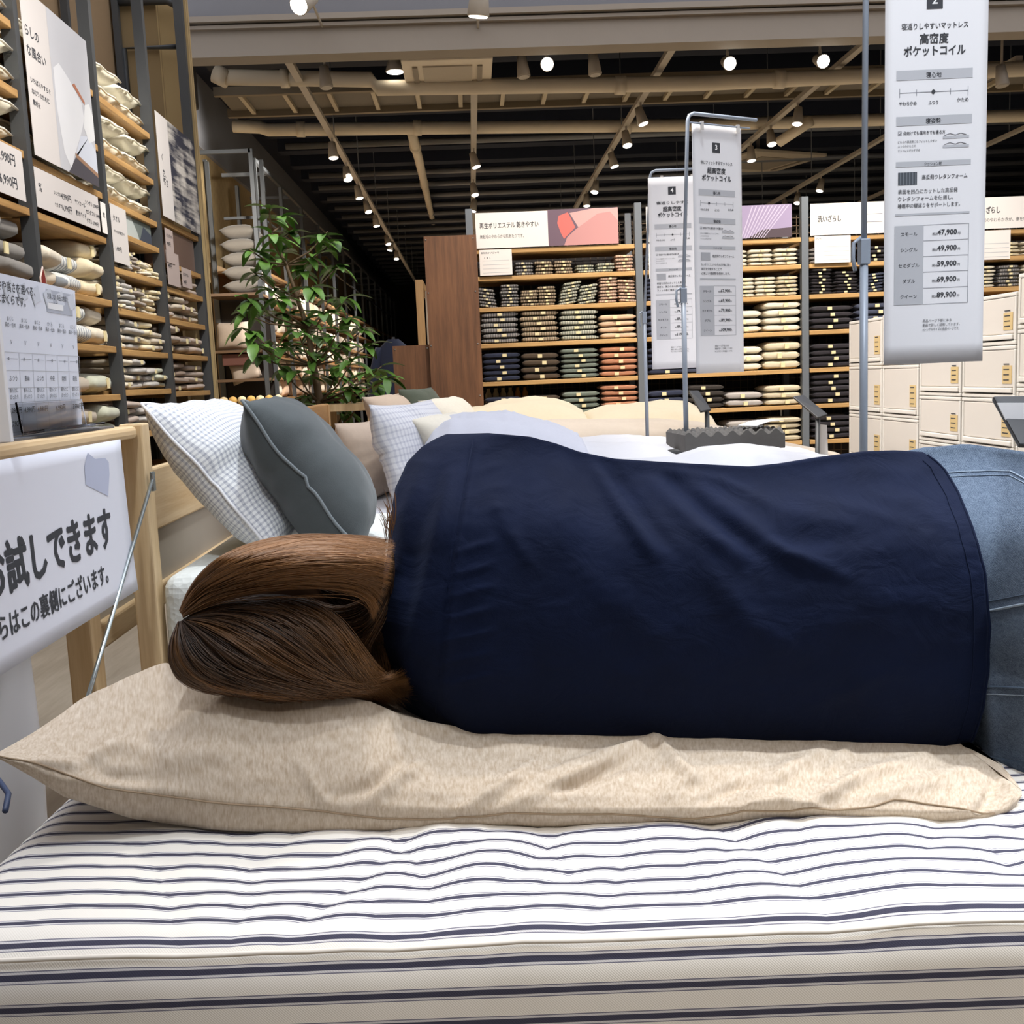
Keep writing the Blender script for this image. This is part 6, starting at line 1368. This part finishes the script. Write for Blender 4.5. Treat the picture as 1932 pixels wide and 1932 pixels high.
for k in (0, 1):
    hp = J(HIP + Vector((-.02, .02, .05 - .12 * k)), .085, pv); kn = J(KN[k], .058, hp); an = J(AN[k], .036, kn); ft = J(AN[k] + Vector((.05, .06, -.005)), .032, an); J(AN[k] + Vector((.06, .15, -.005)), .024, ft)
me = bpy.data.meshes.new('body'); me.from_pydata(bv, be, []); M_skin = plain('skin', rgb(224, 184, 158), .55, 0, .03, 30, Subsurface_Weight=.1); me.materials.append(M_skin)
bo = bpy.data.objects.new('body', me); COL.objects.link(bo); bo.parent = person
bo.modifiers.new('skin', 'SKIN'); 
for i, r in enumerate(brad): me.skin_vertices[0].data[i].radius = (r, r)
me.skin_vertices[0].data[0].use_root = True; bo.modifiers['skin'].use_smooth_shade = True
su = bo.modifiers.new('sub', 'SUBSURF'); su.levels = 1; su.render_levels = 2
for s_ in (-1, 1):
    o = MB().lathe([(.001, -.012), (.009, -.008), (.012, 0), (.009, .008), (.001, .012)], tuple(HC + Vector((-.018, .078, .032 * s_))), 12).build('eye', plain('eye white', rgb(236, 232, 226), .3), person, True)
MB().tube([tuple(HC + Vector((.038, .075, -.022))), tuple(HC + Vector((.042, .083, 0))), tuple(HC + Vector((.038, .075, .022)))], .006, 8).build('mouth', plain('lips', rgb(190, 110, 104), .5), person, True)
o = MB().lathe([(.004, -.03), (.016, -.02), (.02, 0), (.016, .02), (.004, .03)], (0, 0, 0), 10).build('ear', M_skin, person, True); o.location = HC + Vector((.0, .015, .078)); o.rotation_euler = (0, 1.57, 0); o.scale = (.4, 1, 1)
# hair
GA = [[(338, 1152), (350, 1108), (395, 1060), (460, 1026), (560, 1009), (660, 1012), (745, 1018)], [(340, 1156), (360, 1112), (415, 1075), (490, 1044), (580, 1028), (670, 1030), (744, 1040)],
      [(342, 1158), (372, 1120), (440, 1088), (520, 1066), (600, 1055), (680, 1055), (742, 1068)], [(344, 1162), (385, 1128), (455, 1103), (540, 1088), (620, 1082), (700, 1082), (738, 1105)], [(345, 1166), (395, 1138), (470, 1114), (570, 1106), (655, 1108), (712, 1130), (705, 1175)]]
GB = [[(350, 1166), (440, 1130), (550, 1122), (635, 1150), (680, 1225), (715, 1295), (742, 1338)], [(349, 1166), (425, 1140), (520, 1142), (605, 1190), (665, 1262), (715, 1312), (752, 1322)], [(348, 1167), (410, 1152), (495, 1178), (575, 1240), (650, 1295), (715, 1318), (778, 1272)],
      [(346, 1168), (390, 1172), (455, 1218), (535, 1272), (625, 1302), (700, 1308), (772, 1282)], [(344, 1170), (368, 1190), (415, 1245), (495, 1288), (600, 1310), (690, 1318), (760, 1300)], [(341, 1172), (346, 1210), (378, 1262), (450, 1297), (560, 1314), (660, 1322), (742, 1332)],
      [(337, 1172), (324, 1212), (335, 1262), (390, 1296), (490, 1313), (600, 1322), (700, 1330)], [(335, 1174), (312, 1215), (314, 1262), (345, 1294), (420, 1308), (520, 1317), (620, 1324)]]
GC = [[(738, 1030), (742, 1062), (728, 1098), (690, 1132), (640, 1150), (600, 1140), (560, 1120)], [(744, 1050), (742, 1092), (722, 1140), (690, 1178), (655, 1190), (630, 1180), (610, 1160)], [(742, 1080), (736, 1128), (718, 1175), (700, 1210), (690, 1240), (692, 1262), (700, 1280)]]
GD = [[(520, 1112), (570, 1125), (620, 1165), (655, 1220), (685, 1275), (700, 1296), (716, 1316)], [(600, 1108), (660, 1118), (700, 1150), (720, 1200), (735, 1260), (736, 1290), (734, 1312)], [(660, 1100), (705, 1110), (725, 1150), (733, 1200), (742, 1260), (742, 1280), (738, 1300)]]
def resample(g, n=14):
    p = np.array(g, float); d = np.r_[0, np.cumsum(np.hypot(*np.diff(p, axis=0).T))]; t_ = np.linspace(0, d[-1], n)
    # smooth interpolation through the guide points
    xs = np.interp(t_, d, p[:, 0]); ys = np.interp(t_, d, p[:, 1])
    for _ in range(2): xs[1:-1] = (xs[:-2] + 2 * xs[1:-1] + xs[2:]) / 4; ys[1:-1] = (ys[:-2] + 2 * ys[1:-1] + ys[2:]) / 4
    return np.stack([xs, ys], 1)
RA = [resample(g) for g in GA]; RB = [resample(g) for g in GB]; RC = [resample(g) for g in GC]; RD = [resample(g) for g in GD]
def hdepth(px, py, mass):
    if mass == 'C': return 1.185 + .02 * smooth((px - 700) / 45)
    if mass == 'D': return 1.215
    if mass == 'A':
        d = 1.186 - .070 * math.sqrt(max(0, 1 - ((px - 540) / 260) ** 2 - 0)) - .030 * math.sin(math.pi * smooth((py - 1005) / 110)) + .075 * smooth((1055 - py) / 50) ** 1.3
        return d
    e = max(0, 1 - ((px - 520) / 245) ** 2 - ((py - 1240) / 128) ** 2)
    return 1.185 - .10 * math.sqrt(e) + .02 * smooth((py - 1290) / 50)
STREAK_SHADE = []
def strand(R, tt, rng, mass, jit, inward):
    STREAK_SHADE.append((.26 if mass == 'A' else -.04) + .45 * noise.noise(Vector((tt * 11, 2 if mass == 'A' else 5, 0))) + (.16 * (1 - tt) if mass == 'A' else 0) - (.12 if mass in 'CD' else 0))  # streaks plus painted light: top lock lighter, shaded lower masses and nape darker
    g = tt * (len(R) - 1); k = min(len(R) - 2, int(g)); f_ = g - k; pp = R[k] * (1 - f_) + R[k + 1] * f_; out = []
    wv = rng.uniform(0, 6.28); am = rng.uniform(0, jit); ox = rng.gauss(0, jit * .4); oy = rng.gauss(0, jit * .4); ex = rng.gauss(0, 14) if mass in 'BD' else 0; ey = rng.gauss(0, 10) if mass in 'BD' else 0; L_ = rng.uniform(.87, 1.0) if mass != 'D' else .62 + .38 * rng.random() ** 1.6
    for i in range(len(pp)):
        s_ = i / (len(pp) - 1); j = i * L_; j0 = min(len(pp) - 2, int(j)); fj = j - j0; q = pp[j0] * (1 - fj) + pp[j0 + 1] * fj
        px = q[0] + (ox + am * math.sin(wv + s_ * 5)) * min(1, s_ * 3) + ex * s_ ** 5; py = q[1] + (oy + am * math.cos(wv * 1.7 + s_ * 4)) * min(1, s_ * 3) + ey * s_ ** 5
        clump = 4.5 * noise.noise(Vector((tt * 26, s_ * 2.0, 3 if mass == 'A' else 8))) * min(1, s_ * 2.5)
        dd = hdepth(px, py + clump, mass) + inward + .007 * noise.noise(Vector((tt * 40, s_ * 2.5, 1)))
        out.append(P(px, py + clump * .6, dd))
    return out
rh = random.Random(42); strands = []
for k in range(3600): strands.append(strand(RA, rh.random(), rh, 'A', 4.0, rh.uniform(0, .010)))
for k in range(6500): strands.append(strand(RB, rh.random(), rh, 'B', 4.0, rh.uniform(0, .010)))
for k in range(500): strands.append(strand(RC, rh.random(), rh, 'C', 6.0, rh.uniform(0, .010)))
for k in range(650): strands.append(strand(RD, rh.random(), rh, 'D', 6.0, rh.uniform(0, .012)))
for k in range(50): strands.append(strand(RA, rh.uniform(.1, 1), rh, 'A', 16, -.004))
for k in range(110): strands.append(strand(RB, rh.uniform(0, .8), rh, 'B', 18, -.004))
for k in range(36):
    a = (rh.uniform(726, 745), rh.uniform(985, 1030)); b_ = (a[0] + rh.uniform(-22, 2), a[1] - rh.uniform(25, 70)); d = rh.uniform(1.17, 1.2)
    strands.append([P(a[0] + (b_[0] - a[0]) * (i / 13) + 4 * math.sin(i * .2), a[1] + (b_[1] - a[1]) * i / 13, d) for i in range(14)])
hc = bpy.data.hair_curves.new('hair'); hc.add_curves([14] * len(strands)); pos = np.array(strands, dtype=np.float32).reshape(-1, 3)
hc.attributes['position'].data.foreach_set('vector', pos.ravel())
ra = hc.attributes.get('radius') or hc.attributes.new('radius', 'FLOAT', 'POINT')
rad = np.tile(np.array([.00034] * 10 + [.0003, .00024, .00016, .00005], dtype=np.float32), len(strands)); ra.data.foreach_set('value', rad)
sv = np.array(STREAK_SHADE, dtype=np.float32); sa = hc.attributes.new('streak_shade', 'FLOAT', 'CURVE'); sa.data.foreach_set('value', np.pad(sv, (0, len(strands) - len(sv)), constant_values=.15))
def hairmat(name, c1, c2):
    t = NT(name); hi = t.n('ShaderNodeHairInfo'); f = t.math('ADD', t.math('ADD', t.math('MULTIPLY', hi.outputs['Random'], .2), t.math('MULTIPLY', hi.outputs['Intercept'], .45)), t.n('ShaderNodeAttribute', attribute_name='streak_shade').outputs['Fac']); m = t.set(t.mix(f, c1, c2), .40, Specular_IOR_Level=.6, Anisotropic=.5); return m
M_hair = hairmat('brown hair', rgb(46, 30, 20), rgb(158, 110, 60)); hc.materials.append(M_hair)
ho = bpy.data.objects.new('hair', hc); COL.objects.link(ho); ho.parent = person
def sheet(R, mass, inward):
    def fn(a, b_):
        g = a * (len(R) - 1); k = min(len(R) - 2, int(g)); f_ = g - k; pp = R[k] * (1 - f_) + R[k + 1] * f_; j = b_ * {'A': .96, 'B': .86}.get(mass, .97) * 13; j0 = min(12, int(j)); q = pp[j0] * (1 - (j - j0)) + pp[j0 + 1] * (j - j0)
        return tuple(P(q[0], q[1], hdepth(q[0], q[1], mass) + inward))
    return fn
M_hunder = plain('under hair shade', rgb(40, 27, 19), 1.0, 0, .2, 40, Specular_IOR_Level=0.0)  # shade between the locks put into a darker colour than the hair
mb = MB(); mb.grid(sheet(RA, 'A', .011), 40, 40); mb.grid(sheet(RB, 'B', .011), 60, 40); mb.grid(sheet(RD, 'D', .012), 30, 40)
def skull(a, b_):
    th = a * 2 * math.pi; ph = (b_ - .5) * math.pi; c_ = Vector(P(505, 1172, 1.262)); return (c_.x + .012 + .108 * math.sin(ph), c_.y + .080 * math.cos(ph) * math.cos(th), c_.z + .083 * math.cos(ph) * math.sin(th))
mb.grid(skull, 32, 20)
mb.build('hair_underlayer', M_hunder, person, True)
strip_marks(); bpy.data.objects.remove(_tob)
